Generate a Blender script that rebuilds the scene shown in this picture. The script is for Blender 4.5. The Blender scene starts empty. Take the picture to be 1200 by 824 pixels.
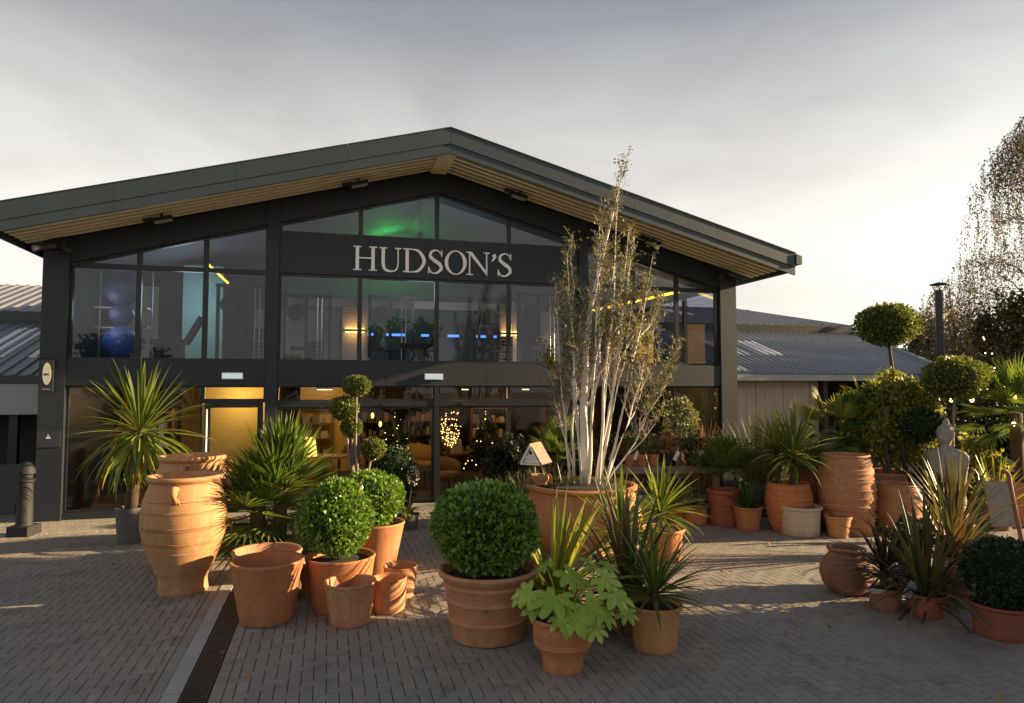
import bpy, math, random
import numpy as np
from mathutils import Vector, Matrix
random.seed(7); RNG = np.random.default_rng(7)
SC = bpy.context.scene; COL = SC.collection
R = math.radians
# ------------------------------------------------------------------ camera, world, sun, exposure
CAMH, PITCH, FOC = 2.4, math.atan(43/800), 800.0
cam = bpy.data.objects.new('camera', bpy.data.cameras.new('camera')); COL.objects.link(cam)
cam.location = (0, 0, CAMH); cam.rotation_euler = (R(90)+PITCH, 0, 0)
cam.data.sensor_width = 36; cam.data.lens = 24; cam.data.clip_end = 3000; cam.data.clip_start = 0.05
SC.camera = cam
SUN_AZ, SUN_EL, SUN_STRENGTH, SKY_STRENGTH, EXPOSURE = R(82.5), R(15), 5.0, 0.13, 1.62
SUN_DIR = Vector((math.sin(SUN_AZ)*math.cos(SUN_EL), math.cos(SUN_AZ)*math.cos(SUN_EL), math.sin(SUN_EL)))
W = bpy.data.worlds.new('World'); SC.world = W; W.use_nodes = True
def build_world():
    nt = W.node_tree; nt.nodes.clear(); N = nt.nodes.new; L = nt.links.new
    out = N('ShaderNodeOutputWorld'); bg = N('ShaderNodeBackground'); bg.inputs[1].default_value = SKY_STRENGTH
    sky = N('ShaderNodeTexSky'); sky.sky_type = 'NISHITA'; sky.sun_disc = False
    sky.sun_elevation = SUN_EL; sky.sun_rotation = SUN_AZ; sky.dust_density = 1.2; sky.air_density = 1.0
    hs = N('ShaderNodeHueSaturation'); hs.inputs['Saturation'].default_value = 0.22
    L(sky.outputs[0], hs.inputs['Color'])
    # thin cloud veil, a little darker in soft patches
    tc = N('ShaderNodeTexCoord'); mp = N('ShaderNodeMapping'); mp.inputs['Scale'].default_value = (1, 1, 2.6)
    L(tc.outputs['Generated'], mp.inputs[0])
    nz = N('ShaderNodeTexNoise'); nz.inputs['Scale'].default_value = 2.3; nz.inputs['Detail'].default_value = 6; nz.inputs['Distortion'].default_value = .6
    L(mp.outputs[0], nz.inputs['Vector'])
    cr = N('ShaderNodeValToRGB'); cr.color_ramp.elements[0].position = .42; cr.color_ramp.elements[1].position = .72
    cr.color_ramp.elements[0].color = (1, 1, 1, 1); cr.color_ramp.elements[1].color = (.80, .775, .785, 1)
    L(nz.outputs[0], cr.inputs[0])
    m = N('ShaderNodeMix'); m.data_type = 'RGBA'; m.blend_type = 'MULTIPLY'; m.inputs[0].default_value = 1
    # thin even high haze evens out the clear sky behind it
    vl = N('ShaderNodeMix'); vl.data_type = 'RGBA'; vl.inputs[0].default_value = .74; vl.inputs[7].default_value = (2.12, 2.14, 2.2, 1); L(hs.outputs[0], vl.inputs[6])
    L(vl.outputs[2], m.inputs[6]); L(cr.outputs[0], m.inputs[7])
    # the high cloud deck thickens overhead and thins towards the horizon all round
    sx = N('ShaderNodeSeparateXYZ'); L(tc.outputs['Generated'], sx.inputs[0])
    er = N('ShaderNodeValToRGB'); er.color_ramp.interpolation = 'EASE'; L(sx.outputs['Z'], er.inputs[0])
    er.color_ramp.elements[0].position = .20; er.color_ramp.elements[0].color = (1.0, .95, .85, 1); er.color_ramp.elements[1].position = .62; er.color_ramp.elements[1].color = (.245, .285, .345, 1)
    m2 = N('ShaderNodeMix'); m2.data_type = 'RGBA'; m2.blend_type = 'MULTIPLY'; m2.inputs[0].default_value = 1
    L(m.outputs[2], m2.inputs[6]); L(er.outputs[0], m2.inputs[7])
    L(m2.outputs[2], bg.inputs[0]); L(bg.outputs[0], out.inputs[0])
build_world()
sun = bpy.data.objects.new('sun', bpy.data.lights.new('sun', 'SUN')); COL.objects.link(sun)
sun.data.energy = SUN_STRENGTH; sun.data.angle = R(.5); sun.data.color = (1, .74, .42)
sun.rotation_euler = SUN_DIR.to_track_quat('Z', 'Y').to_euler()
SC.view_settings.view_transform = 'Standard'; SC.view_settings.look = 'None'
SC.view_settings.exposure = EXPOSURE; SC.view_settings.gamma = 1
SC.cycles.use_denoising = True; SC.cycles.max_bounces = 8; SC.cycles.transparent_max_bounces = 16
SC.cycles.sample_clamp_indirect = 6
# ------------------------------------------------------------------ pixel of the photograph -> place on the ground / at a depth
cp, sp_ = math.cos(PITCH), math.sin(PITCH)
def ray(x, y): a = (x-600)/FOC; b = (412-y)/FOC; return Vector((a, cp-b*sp_, sp_+b*cp))
def ground(x, y, z=0): d = ray(x, y); return Vector((0, 0, CAMH)) + d*((z-CAMH)/d.z)
def at_depth(x, y, Y): d = ray(x, y); return Vector((0, 0, CAMH)) + d*(Y/d.y)
# facade frame: local x along the front, local y into the building
FO = Vector((-8.588, 12.394, 0)); FR = R(15)
FM = Matrix.Translation(FO) @ Matrix.Rotation(FR, 4, 'Z')
def fw(u, v, z=0): return FM @ Vector((u, v, z))
# ------------------------------------------------------------------ materials
def new_mat(name):
    m = bpy.data.materials.new(name); m.use_nodes = True; nt = m.node_tree
    b = nt.nodes['Principled BSDF']; return m, nt, b
def rnd_node(nt):
    g = nt.nodes.new('ShaderNodeNewGeometry'); o = nt.nodes.new('ShaderNodeObjectInfo')
    a = nt.nodes.new('ShaderNodeMath'); a.operation = 'ADD'; f = nt.nodes.new('ShaderNodeMath'); f.operation = 'FRACT'
    nt.links.new(g.outputs['Random Per Island'], a.inputs[0]); nt.links.new(o.outputs['Random'], a.inputs[1]); nt.links.new(a.outputs[0], f.inputs[0])
    return f.outputs[0]
def ramp(nt, fac, cols):
    r = nt.nodes.new('ShaderNodeValToRGB'); e = r.color_ramp.elements
    while len(e) < len(cols): e.new(.5)
    for i, c in enumerate(cols): e[i].position = i/(len(cols)-1); e[i].color = (*c, 1)
    nt.links.new(fac, r.inputs[0]); return r.outputs[0]
def noise(nt, scale, detail=4, vec='Object', stretch=None, rough=.55):
    t = nt.nodes.new('ShaderNodeTexCoord'); n = nt.nodes.new('ShaderNodeTexNoise')
    n.inputs['Scale'].default_value = scale; n.inputs['Detail'].default_value = detail; n.inputs['Roughness'].default_value = rough
    src = t.outputs[vec]
    if stretch:
        mp = nt.nodes.new('ShaderNodeMapping'); mp.inputs['Scale'].default_value = stretch; nt.links.new(src, mp.inputs[0]); src = mp.outputs[0]
    nt.links.new(src, n.inputs['Vector']); return n.outputs[0]
def mixc(nt, fac, a, b, mode='MIX'):
    m = nt.nodes.new('ShaderNodeMix'); m.data_type = 'RGBA'; m.blend_type = mode
    for i, s in ((0, fac), (6, a), (7, b)):
        if isinstance(s, (int, float)): m.inputs[i].default_value = s
        elif isinstance(s, tuple): m.inputs[i].default_value = (*s, 1)
        else: nt.links.new(s, m.inputs[i])
    return m.outputs[2]
def bump(nt, b, h, strength=.3, dist=.01):
    n = nt.nodes.new('ShaderNodeBump'); n.inputs['Strength'].default_value = strength; n.inputs['Distance'].default_value = dist
    nt.links.new(h, n.inputs['Height']); nt.links.new(n.outputs[0], b.inputs['Normal'])
def plain(name, c, rough=.6, metal=0, var=.18, scale=6, bmp=.1):
    m, nt, b = new_mat(name); n = noise(nt, scale, 5)
    lo = tuple(x*(1-var) for x in c); hi = tuple(min(1, x*(1+var)) for x in c)
    nt.links.new(ramp(nt, n, [lo, hi]), b.inputs['Base Color']); b.inputs['Roughness'].default_value = rough; b.inputs['Metallic'].default_value = metal
    if bmp: bump(nt, b, noise(nt, scale*9, 3), bmp, .003)
    return m
def leaf_mat(name, cols, rough=.42, tr=.35, spec=.5):
    m, nt, b = new_mat(name); c = ramp(nt, rnd_node(nt), cols)
    nt.links.new(c, b.inputs['Base Color']); b.inputs['Roughness'].default_value = rough; b.inputs['Specular IOR Level'].default_value = spec
    t = nt.nodes.new('ShaderNodeBsdfTranslucent'); mx = nt.nodes.new('ShaderNodeMixShader'); mx.inputs[0].default_value = tr
    c2 = mixc(nt, 1.0, c, (1.5, 1.35, .7), 'MULTIPLY'); nt.links.new(c2, t.inputs[0])
    o = nt.nodes['Material Output']; nt.links.new(b.outputs[0], mx.inputs[1]); nt.links.new(t.outputs[0], mx.inputs[2]); nt.links.new(mx.outputs[0], o.inputs[0])
    return m
def terracotta(name, c, streak=.5, pale=(.62, .45, .33)):
    m, nt, b = new_mat(name)
    n1 = noise(nt, 3.5, 6); n2 = noise(nt, 5, 4, stretch=(3, 3, .35)); n3 = noise(nt, 26, 3)
    d = tuple(x*.52 for x in c)
    col = mixc(nt, ramp(nt, n1, [(0, 0, 0), (.2, .2, .2), (1, 1, 1)]), d, c)
    col = mixc(nt, ramp(nt, n2, [(0, 0, 0), (0, 0, 0), (streak, streak, streak)]), col, pale)
    col = mixc(nt, .35, col, ramp(nt, n3, [tuple(x*.7 for x in c), tuple(min(1, x*1.2) for x in c)]))
    # damp, dirty foot with a ragged tide line, and blotches of old lime
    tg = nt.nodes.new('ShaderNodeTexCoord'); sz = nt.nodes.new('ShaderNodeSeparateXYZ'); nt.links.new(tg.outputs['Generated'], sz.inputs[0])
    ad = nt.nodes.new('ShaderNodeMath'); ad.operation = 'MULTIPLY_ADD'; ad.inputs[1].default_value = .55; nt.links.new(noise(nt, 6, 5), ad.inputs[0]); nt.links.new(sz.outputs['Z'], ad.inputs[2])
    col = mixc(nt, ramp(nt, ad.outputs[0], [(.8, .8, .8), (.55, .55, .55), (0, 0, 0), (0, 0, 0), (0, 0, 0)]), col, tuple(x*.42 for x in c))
    col = mixc(nt, ramp(nt, noise(nt, 11, 7, rough=.7), [(0, 0, 0), (0, 0, 0), (streak*.22,)*3, (streak, streak, streak), (streak, streak, streak)]), col, pale)
    oi = nt.nodes.new('ShaderNodeObjectInfo')
    col = mixc(nt, 1.0, col, ramp(nt, oi.outputs['Random'], [(.74, .76, .80), (1.02, .96, .92), (.92, .98, 1.06), (1.12, 1.06, 1.02)]), 'MULTIPLY')
    nt.links.new(col, b.inputs['Base Color']); b.inputs['Roughness'].default_value = .78
    bump(nt, b, noise(nt, 9, 5, stretch=(1, 1, 7)), .35, .008)
    return m
def emit(name, c, s):
    m, nt, b = new_mat(name); b.inputs['Base Color'].default_value = (0, 0, 0, 1); b.inputs['Emission Color'].default_value = (*c, 1); b.inputs['Emission Strength'].default_value = s*.4; return m
def glass_mat():
    m = bpy.data.materials.new('window_glass'); m.use_nodes = True; nt = m.node_tree; nt.nodes.clear(); N = nt.nodes.new
    o = N('ShaderNodeOutputMaterial'); t = N('ShaderNodeBsdfTransparent'); t.inputs[0].default_value = (.84, .85, .90, 1)
    g = N('ShaderNodeBsdfGlossy'); g.inputs['Roughness'].default_value = .015; g.inputs[0].default_value = (.95, .96, 1, 1)
    f = N('ShaderNodeFresnel'); f.inputs[0].default_value = 1.5; ma = N('ShaderNodeMath'); ma.operation = 'MULTIPLY_ADD'; ma.inputs[1].default_value = .72; ma.inputs[2].default_value = .0
    x = N('ShaderNodeMixShader'); nt.links.new(f.outputs[0], ma.inputs[0]); nt.links.new(ma.outputs[0], x.inputs[0])
    nt.links.new(t.outputs[0], x.inputs[1]); nt.links.new(g.outputs[0], x.inputs[2]); nt.links.new(x.outputs[0], o.inputs[0]); return m
def paver_mat(name, cols):
    m, nt, b = new_mat(name); c = ramp(nt, rnd_node(nt), cols)
    n = noise(nt, 1.1, 5, vec='Generated'); tc = nt.nodes.new('ShaderNodeNewGeometry'); nn = nt.nodes.new('ShaderNodeTexNoise'); nn.inputs['Scale'].default_value = .55; nn.inputs['Detail'].default_value = 5
    nt.links.new(tc.outputs['Position'], nn.inputs['Vector'])
    c = mixc(nt, 1.0, c, ramp(nt, nn.outputs[0], [(.55, .55, .55), (1.0, 1, 1), (1.25, 1.22, 1.18)]), 'MULTIPLY')
    n2 = nt.nodes.new('ShaderNodeTexNoise'); n2.inputs['Scale'].default_value = 140; n2.inputs['Detail'].default_value = 2; nt.links.new(tc.outputs['Position'], n2.inputs['Vector'])
    c = mixc(nt, 1.0, c, ramp(nt, n2.outputs[0], [(.7, .7, .7), (1.2, 1.2, 1.2)]), 'MULTIPLY')
    n3 = nt.nodes.new('ShaderNodeTexNoise'); n3.inputs['Scale'].default_value = 2.2; n3.inputs['Detail'].default_value = 8; n3.inputs['Roughness'].default_value = .75; nt.links.new(tc.outputs['Position'], n3.inputs['Vector'])
    c = mixc(nt, ramp(nt, n3.outputs[0], [(0, 0, 0), (0, 0, 0), (0, 0, 0), (.75, .75, .75), (.9, .9, .9)]), c, (.07, .066, .055))
    nt.links.new(c, b.inputs['Base Color']); b.inputs['Roughness'].default_value = .8; bump(nt, b, n2.outputs[0], .3, .002); return m
M = {}
M['anthracite'] = plain('anthracite_cladding', (.015, .0195, .0275), .55, .0, .12, 2, .03)
M['frame'] = plain('dark_aluminium', (.018, .020, .024), .4, .2, .1, 3, 0)
M['fascia'] = plain('green_grey_fascia', (.026, .039, .048), .5, 0, .16, 1.2, .03)
M['dark'] = plain('near_black', (.012, .012, .013), .7)
M['black_plastic'] = plain('black_plastic', (.018, .018, .02), .45)
M['wood'] = plain('pale_timber', (.93, .78, .46), .6, 0, .12, 4, .15)
M['oldwood'] = plain('weathered_timber', (.22, .18, .14), .8, 0, .3, 8, .3)
M['brownwood'] = plain('brown_timber', (.16, .075, .03), .5, 0, .3, 6, .2)
M['letter'] = plain('silver_letter', (.93, .93, .93), .4, 0, .04, 3, 0)
M['white'] = plain('white_paint', (.75, .75, .73), .5, 0, .06, 4, 0)
M['stone'] = plain('pale_stone', (.28, .26, .225), .85, 0, .45, 9, .4)
M['kerb'] = plain('concrete_kerb', (.36, .345, .32), .85, 0, .2, 5, .4)
M['joint'] = plain('joint_sand', (.045, .04, .036), .95, 0, .4, 12, .2)
M['paver'] = paver_mat('block_paver', [(.265, .232, .20), (.30, .262, .226), (.28, .246, .216), (.325, .282, .24)])
M['asphalt'] = plain('far_paving', (.24, .21, .18), .9, 0, .25, 3, .3)
M['grate'] = plain('cast_iron', (.06, .05, .042), .6, .3)
M['glass'] = glass_mat()
M['soil'] = plain('potting_soil', (.028, .02, .014), .95, 0, .5, 30, .6)
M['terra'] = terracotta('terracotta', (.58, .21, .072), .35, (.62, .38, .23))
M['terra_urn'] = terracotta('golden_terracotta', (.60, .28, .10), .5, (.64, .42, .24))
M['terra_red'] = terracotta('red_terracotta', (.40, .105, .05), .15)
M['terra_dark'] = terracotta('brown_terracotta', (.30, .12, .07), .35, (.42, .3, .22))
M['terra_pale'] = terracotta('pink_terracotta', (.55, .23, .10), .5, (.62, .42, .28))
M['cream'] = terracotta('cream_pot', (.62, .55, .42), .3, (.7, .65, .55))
M['greypot'] = plain('grey_pot', (.10, .095, .09), .7)
M['bark'] = plain('brown_bark', (.10, .075, .05), .9, 0, .4, 14, .6)
M['palmbark'] = plain('palm_fibre', (.09, .06, .035), .95, 0, .5, 25, .8)
M['metalroof'] = plain('grey_metal_roof', (.21, .215, .235), .42, .25, .15, 1.5, 0)
M['rooflight'] = plain('translucent_rooflight', (.82, .80, .76), .4, 0, .06, 2, 0)
M['boards'] = plain('pale_cladding_board', (.42, .36, .27), .7, 0, .2, 3, .2)
M['brownboards'] = plain('brown_board', (.05, .035, .025), .8, 0, .3, 3, .2)
M['greypanel'] = plain('pale_grey_panel', (.34, .35, .36), .6, 0, .05, 2, 0)
def birch_bark():
    m, nt, b = new_mat('birch_bark')
    n = noise(nt, 14, 4, stretch=(1, 1, 3.5)); n2 = noise(nt, 3, 4)
    c = ramp(nt, n, [(.10, .08, .07), (.58, .54, .49), (.70, .67, .62), (.74, .71, .66)])
    c = mixc(nt, ramp(nt, n2, [(0, 0, 0), (.16, .16, .16)]), c, (.45, .36, .28))
    nt.links.new(c, b.inputs['Base Color']); b.inputs['Roughness'].default_value = .8; bump(nt, b, n, .3, .004); return m
M['birch'] = birch_bark()
M['twig'] = plain('brown_twig', (.16, .11, .08), .85)
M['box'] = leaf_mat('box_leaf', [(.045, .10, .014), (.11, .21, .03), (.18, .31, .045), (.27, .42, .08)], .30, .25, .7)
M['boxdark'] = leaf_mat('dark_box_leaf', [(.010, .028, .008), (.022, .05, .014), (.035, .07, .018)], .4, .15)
M['topiary'] = leaf_mat('topiary_leaf', [(.05, .075, .015), (.095, .13, .024), (.15, .19, .035), (.21, .22, .05)], .45, .3)
M['cord'] = leaf_mat('cordyline_leaf', [(.06, .10, .016), (.11, .16, .025), (.17, .22, .04), (.26, .29, .06)], .4, .42)
M['corddark'] = leaf_mat('deep_green_strap_leaf', [(.022, .06, .018), (.04, .09, .022), (.07, .13, .03)], .38, .25)
M['cordyellow'] = leaf_mat('yellow_striped_leaf', [(.14, .20, .035), (.26, .30, .06), (.40, .39, .09), (.20, .23, .05)], .4, .4)
M['palm'] = leaf_mat('palm_leaf', [(.05, .085, .016), (.095, .15, .025), (.15, .21, .035)], .4, .38)
M['palmyellow'] = leaf_mat('sunny_palm_leaf', [(.10, .13, .025), (.18, .20, .035), (.28, .25, .05)], .4, .4)
M['bronze'] = leaf_mat('bronze_leaf', [(.04, .022, .018), (.075, .05, .03), (.11, .085, .04), (.10, .05, .035)], .36, .25)
M['olivebronze'] = leaf_mat('olive_bronze_leaf', [(.055, .045, .022), (.065, .085, .026), (.10, .115, .036), (.115, .05, .032)], .38, .3)
M['purple'] = leaf_mat('purple_leaf', [(.018, .010, .012), (.04, .018, .02), (.075, .04, .035)], .34, .2)
M['fatsia'] = leaf_mat('lime_leaf', [(.20, .33, .04), (.30, .43, .055), (.40, .52, .085)], .28, .3)
M['deadleaf'] = leaf_mat('yellowed_leaf', [(.42, .22, .03), (.5, .3, .05)], .5, .3)
M['grassblade'] = leaf_mat('grass_blade', [(.10, .12, .03), (.16, .17, .05), (.24, .20, .08)], .5, .35)
M['drygrass'] = leaf_mat('dry_grass', [(.28, .16, .07), (.36, .23, .11), (.22, .13, .06)], .6, .35)
M['shrub'] = leaf_mat('shrub_leaf', [(.10, .15, .025), (.19, .24, .04), (.30, .32, .06), (.34, .24, .07)], .45, .48)
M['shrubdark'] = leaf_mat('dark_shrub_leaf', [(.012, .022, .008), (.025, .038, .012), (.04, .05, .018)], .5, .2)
M['olive'] = leaf_mat('olive_leaf', [(.10, .12, .06), (.17, .19, .10), (.24, .25, .14)], .5, .3)
M['birchleaf'] = leaf_mat('birch_leaf', [(.055, .08, .02), (.095, .12, .03), (.14, .165, .042), (.12, .09, .03)], .5, .35)
M['weeping'] = leaf_mat('weeping_birch_leaf', [(.07, .065, .035), (.11, .095, .045), (.15, .125, .06)], .55, .3)
M['wood_far'] = leaf_mat('conifer_leaf', [(.022, .026, .010), (.045, .045, .015), (.075, .062, .02)], .6, .2)
M['fronddark'] = leaf_mat('drooping_frond', [(.09, .07, .05), (.14, .10, .06), (.07, .08, .04)], .5, .3)
# ------------------------------------------------------------------ mesh helpers
def mesh_np(name, V, F, mat=None, smooth=False):
    """V (n,3), F list of tuples or (m,k) array"""
    me = bpy.data.meshes.new(name); V = np.asarray(V, np.float32)
    if isinstance(F, np.ndarray):
        m, k = F.shape; me.vertices.add(len(V)); me.vertices.foreach_set('co', V.ravel()); me.loops.add(m*k); me.loops.foreach_set('vertex_index', F.astype(np.int32).ravel())
        me.polygons.add(m); me.polygons.foreach_set('loop_start', np.arange(0, m*k, k, dtype=np.int32)); me.update(calc_edges=True)
    else:
        me.from_pydata(V.tolist(), [], F); me.update()
    me.polygons.foreach_set('use_smooth', np.full(len(me.polygons), bool(smooth)))
    if mat: me.materials.append(mat)
    return me
def link(name, me, parent=None, loc=None):
    o = bpy.data.objects.new(name, me); COL.objects.link(o)
    if parent: o.parent = parent
    if loc is not None: o.location = loc
    return o
def tag(o, label=None, cat=None, group=None, kind=None):
    if label: o['label'] = label
    if cat: o['category'] = cat
    if group: o['group'] = group
    if kind: o['kind'] = kind
    return o
def thing(name, label, cat, loc=(0, 0, 0), rz=0, group=None):
    o = bpy.data.objects.new(name, None); COL.objects.link(o); o.location = loc; o.rotation_euler = (0, 0, rz); o.empty_display_size = .1
    return tag(o, label, cat, group)
class MB:
    def __init__(s): s.v = []; s.f = []
    def add(s, V, F):
        b = len(s.v); s.v += [tuple(p) for p in V]; s.f += [tuple(i+b for i in f) for f in F]; return s
    def box(s, x0, x1, y0, y1, z0, z1):
        return s.add([(x0, y0, z0), (x1, y0, z0), (x1, y1, z0), (x0, y1, z0), (x0, y0, z1), (x1, y0, z1), (x1, y1, z1), (x0, y1, z1)],
                     [(0, 3, 2, 1), (4, 5, 6, 7), (0, 1, 5, 4), (1, 2, 6, 5), (2, 3, 7, 6), (3, 0, 4, 7)])
    def prism(s, pts, y0, y1):
        """polygon of (x,z) extruded along y"""
        n = len(pts); V = [(x, y0, z) for x, z in pts]+[(x, y1, z) for x, z in pts]
        F = [tuple(range(n)), tuple(range(2*n-1, n-1, -1))]+[(i, i+n, (i+1) % n+n, (i+1) % n) for i in range(n)]
        return s.add(V, F)
    def tube(s, P, rad, seg=6, cap=True):
        P = [Vector(p) for p in P]; n = len(P)
        if not hasattr(rad, '__len__'): rad = [rad]*n
        up = Vector((.123, .2, 1)).normalized(); V = []; F = []
        for i, p in enumerate(P):
            t = (P[min(i+1, n-1)]-P[max(i-1, 0)]).normalized()
            a = t.cross(up if abs(t.dot(up)) < .95 else Vector((1, 0, 0))).normalized(); b = t.cross(a)
            for k in range(seg):
                an = 2*math.pi*k/seg; V.append(p+(a*math.cos(an)+b*math.sin(an))*rad[i])
        for i in range(n-1):
            for k in range(seg): F.append((i*seg+k, i*seg+(k+1) % seg, (i+1)*seg+(k+1) % seg, (i+1)*seg+k))
        if cap: F += [tuple(range(seg-1, -1, -1)), tuple((n-1)*seg+k for k in range(seg))]
        return s.add(V, F)
    def lathe(s, prof, seg=36, c=(0, 0), wob=0):
        V = []; F = []; n = len(prof); ph = random.random()*6
        for r, z in prof:
            for k in range(seg):
                a = 2*math.pi*k/seg; rr = r*(1+wob*math.sin(2*a+ph+z*2)); V.append((c[0]+rr*math.cos(a), c[1]+rr*math.sin(a), z))
        for i in range(n-1):
            for k in range(seg): F.append((i*seg+k, i*seg+(k+1) % seg, (i+1)*seg+(k+1) % seg, (i+1)*seg+k))
        if prof[0][0] > 1e-4: F.append(tuple(range(seg-1, -1, -1)))
        if prof[-1][0] > 1e-4: F.append(tuple((n-1)*seg+k for k in range(seg)))
        return s.add(V, F)
    def ball(s, c, rx, rz=None, seg=16, rings=10):
        rz = rz or rx; pr = [(max(1e-5, rx*math.sin(math.pi*i/rings)), c[2]-rz*math.cos(math.pi*i/rings)) for i in range(rings+1)]
        return s.lathe(pr, seg, (c[0], c[1]))
    def build(s, name, mat, parent=None, smooth=False, loc=None, auto=False):
        me = mesh_np(name, np.array(s.v), s.f, mat, smooth)
        if auto: me.set_sharp_from_angle(angle=R(38)) if hasattr(me, 'set_sharp_from_angle') else None
        return link(name, me, parent, loc)
def bx(name, mat, parent, *a): return MB().box(*a).build(name, mat, parent)
def inset_poly(pts, d):
    """convex polygon, counter-clockwise in (x,z), moved inward by d"""
    n = len(pts); L = []
    for i in range(n):
        p = Vector(pts[i]); q = Vector(pts[(i+1) % n]); t = (q-p).normalized(); nn = Vector((-t.y, t.x)); L.append((p+nn*d, t))
    out = []
    for i in range(n):
        p, t = L[i-1]; q, s = L[i]; cr = t.x*s.y-t.y*s.x
        k = ((q-p).x*s.y-(q-p).y*s.x)/cr; o = p+t*k; out.append((o.x, o.y))
    return out
def ring_mesh(mb, outer, inner, y0, y1):
    n = len(outer); V = [(x, y0, z) for x, z in outer]+[(x, y0, z) for x, z in inner]+[(x, y1, z) for x, z in outer]+[(x, y1, z) for x, z in inner]; F = []
    for i in range(n):
        j = (i+1) % n; F += [(i, j, n+j, n+i), (2*n+j, 2*n+i, 3*n+i, 3*n+j), (j, i, 2*n+i, 2*n+j), (n+i, n+j, 3*n+j, 3*n+i)]
    mb.add(V, F)
# ---------------- leaves
def strap(L=1., w=.05, droop=.6, n=6, fold=.35, base=.55, power=1.4):
    """leaf along +x bending down; returns verts, quads (array)"""
    V = []; x = z = 0; ds = L/n; prev = 0
    for i in range(n+1):
        t = i/n
        if i: th = droop*((i-.5)/n)**power; x += ds*math.cos(th); z -= ds*math.sin(th)
        ww = w*.5*(base+(1-base)*min(1, t*3))*(1-max(0, (t-.45)/.55)**1.8)+.0008
        th = droop*t**power; up = fold*ww
        V += [(x+up*math.sin(th), -ww, z+up*math.cos(th)), (x, 0, z), (x+up*math.sin(th), ww, z+up*math.cos(th))]
    F = []
    for i in range(n):
        a = i*3; F += [(a, a+1, a+4, a+3), (a+1, a+2, a+5, a+4)]
    return np.array(V), np.array(F)
def rot_arr(V, elev, az, roll=0, s=1.0, loc=(0, 0, 0)):
    m = Matrix.Rotation(az, 3, 'Z') @ Matrix.Rotation(-elev, 3, 'Y') @ Matrix.Rotation(roll, 3, 'X')
    return (V*s) @ np.array(m).T + np.array(loc)
def merge(parts):
    Vs, Fs, b = [], [], 0
    for V, F in parts: Vs.append(V); Fs.append(F+b); b += len(V)
    return np.vstack(Vs), np.vstack(Fs)
def spiky(parent, org, n, L, w, e0=86, e1=-12, droop=(.2, 1.0), mat=None, single=True, name='leaf', lj=.25, curve=.8, spread=.0, seg=6):
    """rosette of strap leaves; single: each leaf an object"""
    K = 7; var = [strap(1, w/L, droop[0]+(droop[1]-droop[0])*k/(K-1), seg) for k in range(K)]
    if single: mes = [mesh_np(name, V, F, mat, True) for V, F in var]
    parts = []
    for i in range(n):
        t = (i+.5)/n; el = R(e0+(e1-e0)*t**curve+random.uniform(-9, 9)); az = i*2.39996+random.uniform(-.3, .3)
        k = min(K-1, max(0, int(t*K+random.uniform(-1.6, 1.6)))); l = L*(1-lj*random.random())*(1-.25*max(0, t-.8)/.2)
        o = Vector(org)+Vector((math.cos(az), math.sin(az), 0))*spread*random.random()+Vector((0, 0, -.12*L*t)); roll = random.uniform(-.4, .4)
        if single:
            ob = link(name, mes[k], parent); ob.location = o; ob.scale = (l, l*random.uniform(.8, 1.15), l)
            ob.rotation_euler = (Matrix.Rotation(az, 3, 'Z') @ Matrix.Rotation(-el, 3, 'Y') @ Matrix.Rotation(roll, 3, 'X')).to_euler()
        else: parts.append((rot_arr(var[k][0], el, az, roll, l, o), var[k][1]))
    if not single:
        V, F = merge(parts); return tag(link('foliage', mesh_np('foliage', V, F, mat, True), parent), kind='stuff')
def fan_leaf(Lp=.5, Lf=.45, n=20, spread=2.3, droop=.5, wseg=.03):
    parts = []
    V, F = strap(Lp, .018, .15, 4, .4, 1, 1.2); tip = V[-2]; V = V.copy()
    V[:, 1] = np.sign(V[:, 1])*.007; parts.append((V, F))
    for i in range(n):
        a = -spread+2*spread*i/(n-1); l = Lf*(1-.28*abs(a/spread)**2)*random.uniform(.92, 1.05)
        v, f = strap(l, wseg, droop*random.uniform(.6, 1.5), 4, .5, .5, 2.2)
        m = np.array(Matrix.Rotation(a, 3, 'Z') @ Matrix.Rotation(-.25+.12*abs(a), 3, 'Y')); parts.append((v @ m.T+tip, f))
    return merge(parts)
def fan_palm(parent, org, n, Lp, Lf, mat, e0=80, e1=-25, spread=2.1, nseg=18, single=True, droop=.5, wseg=.03):
    mes = [mesh_np('frond', *fan_leaf(Lp, Lf, nseg, spread, droop, wseg), mat) for _ in range(5)]
    for i in range(n):
        t = (i+.5)/n; el = R(e0+(e1-e0)*t+random.uniform(-8, 8)); az = i*2.39996+random.uniform(-.3, .3)
        ob = link('frond', mes[i % 5], parent, Vector(org)); s = random.uniform(.8, 1.08); ob.scale = (s, s, s)
        ob.rotation_euler = (Matrix.Rotation(az, 3, 'Z') @ Matrix.Rotation(-el, 3, 'Y') @ Matrix.Rotation(random.uniform(-.3, .3), 3, 'X')).to_euler()
LEAF_Q = np.array([(0, 0, 0), (.5, -.30, .08), (1, 0, 0), (.5, .30, .08)])
LEAF_F = np.array([(0, 1, 2), (0, 2, 3)])
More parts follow.
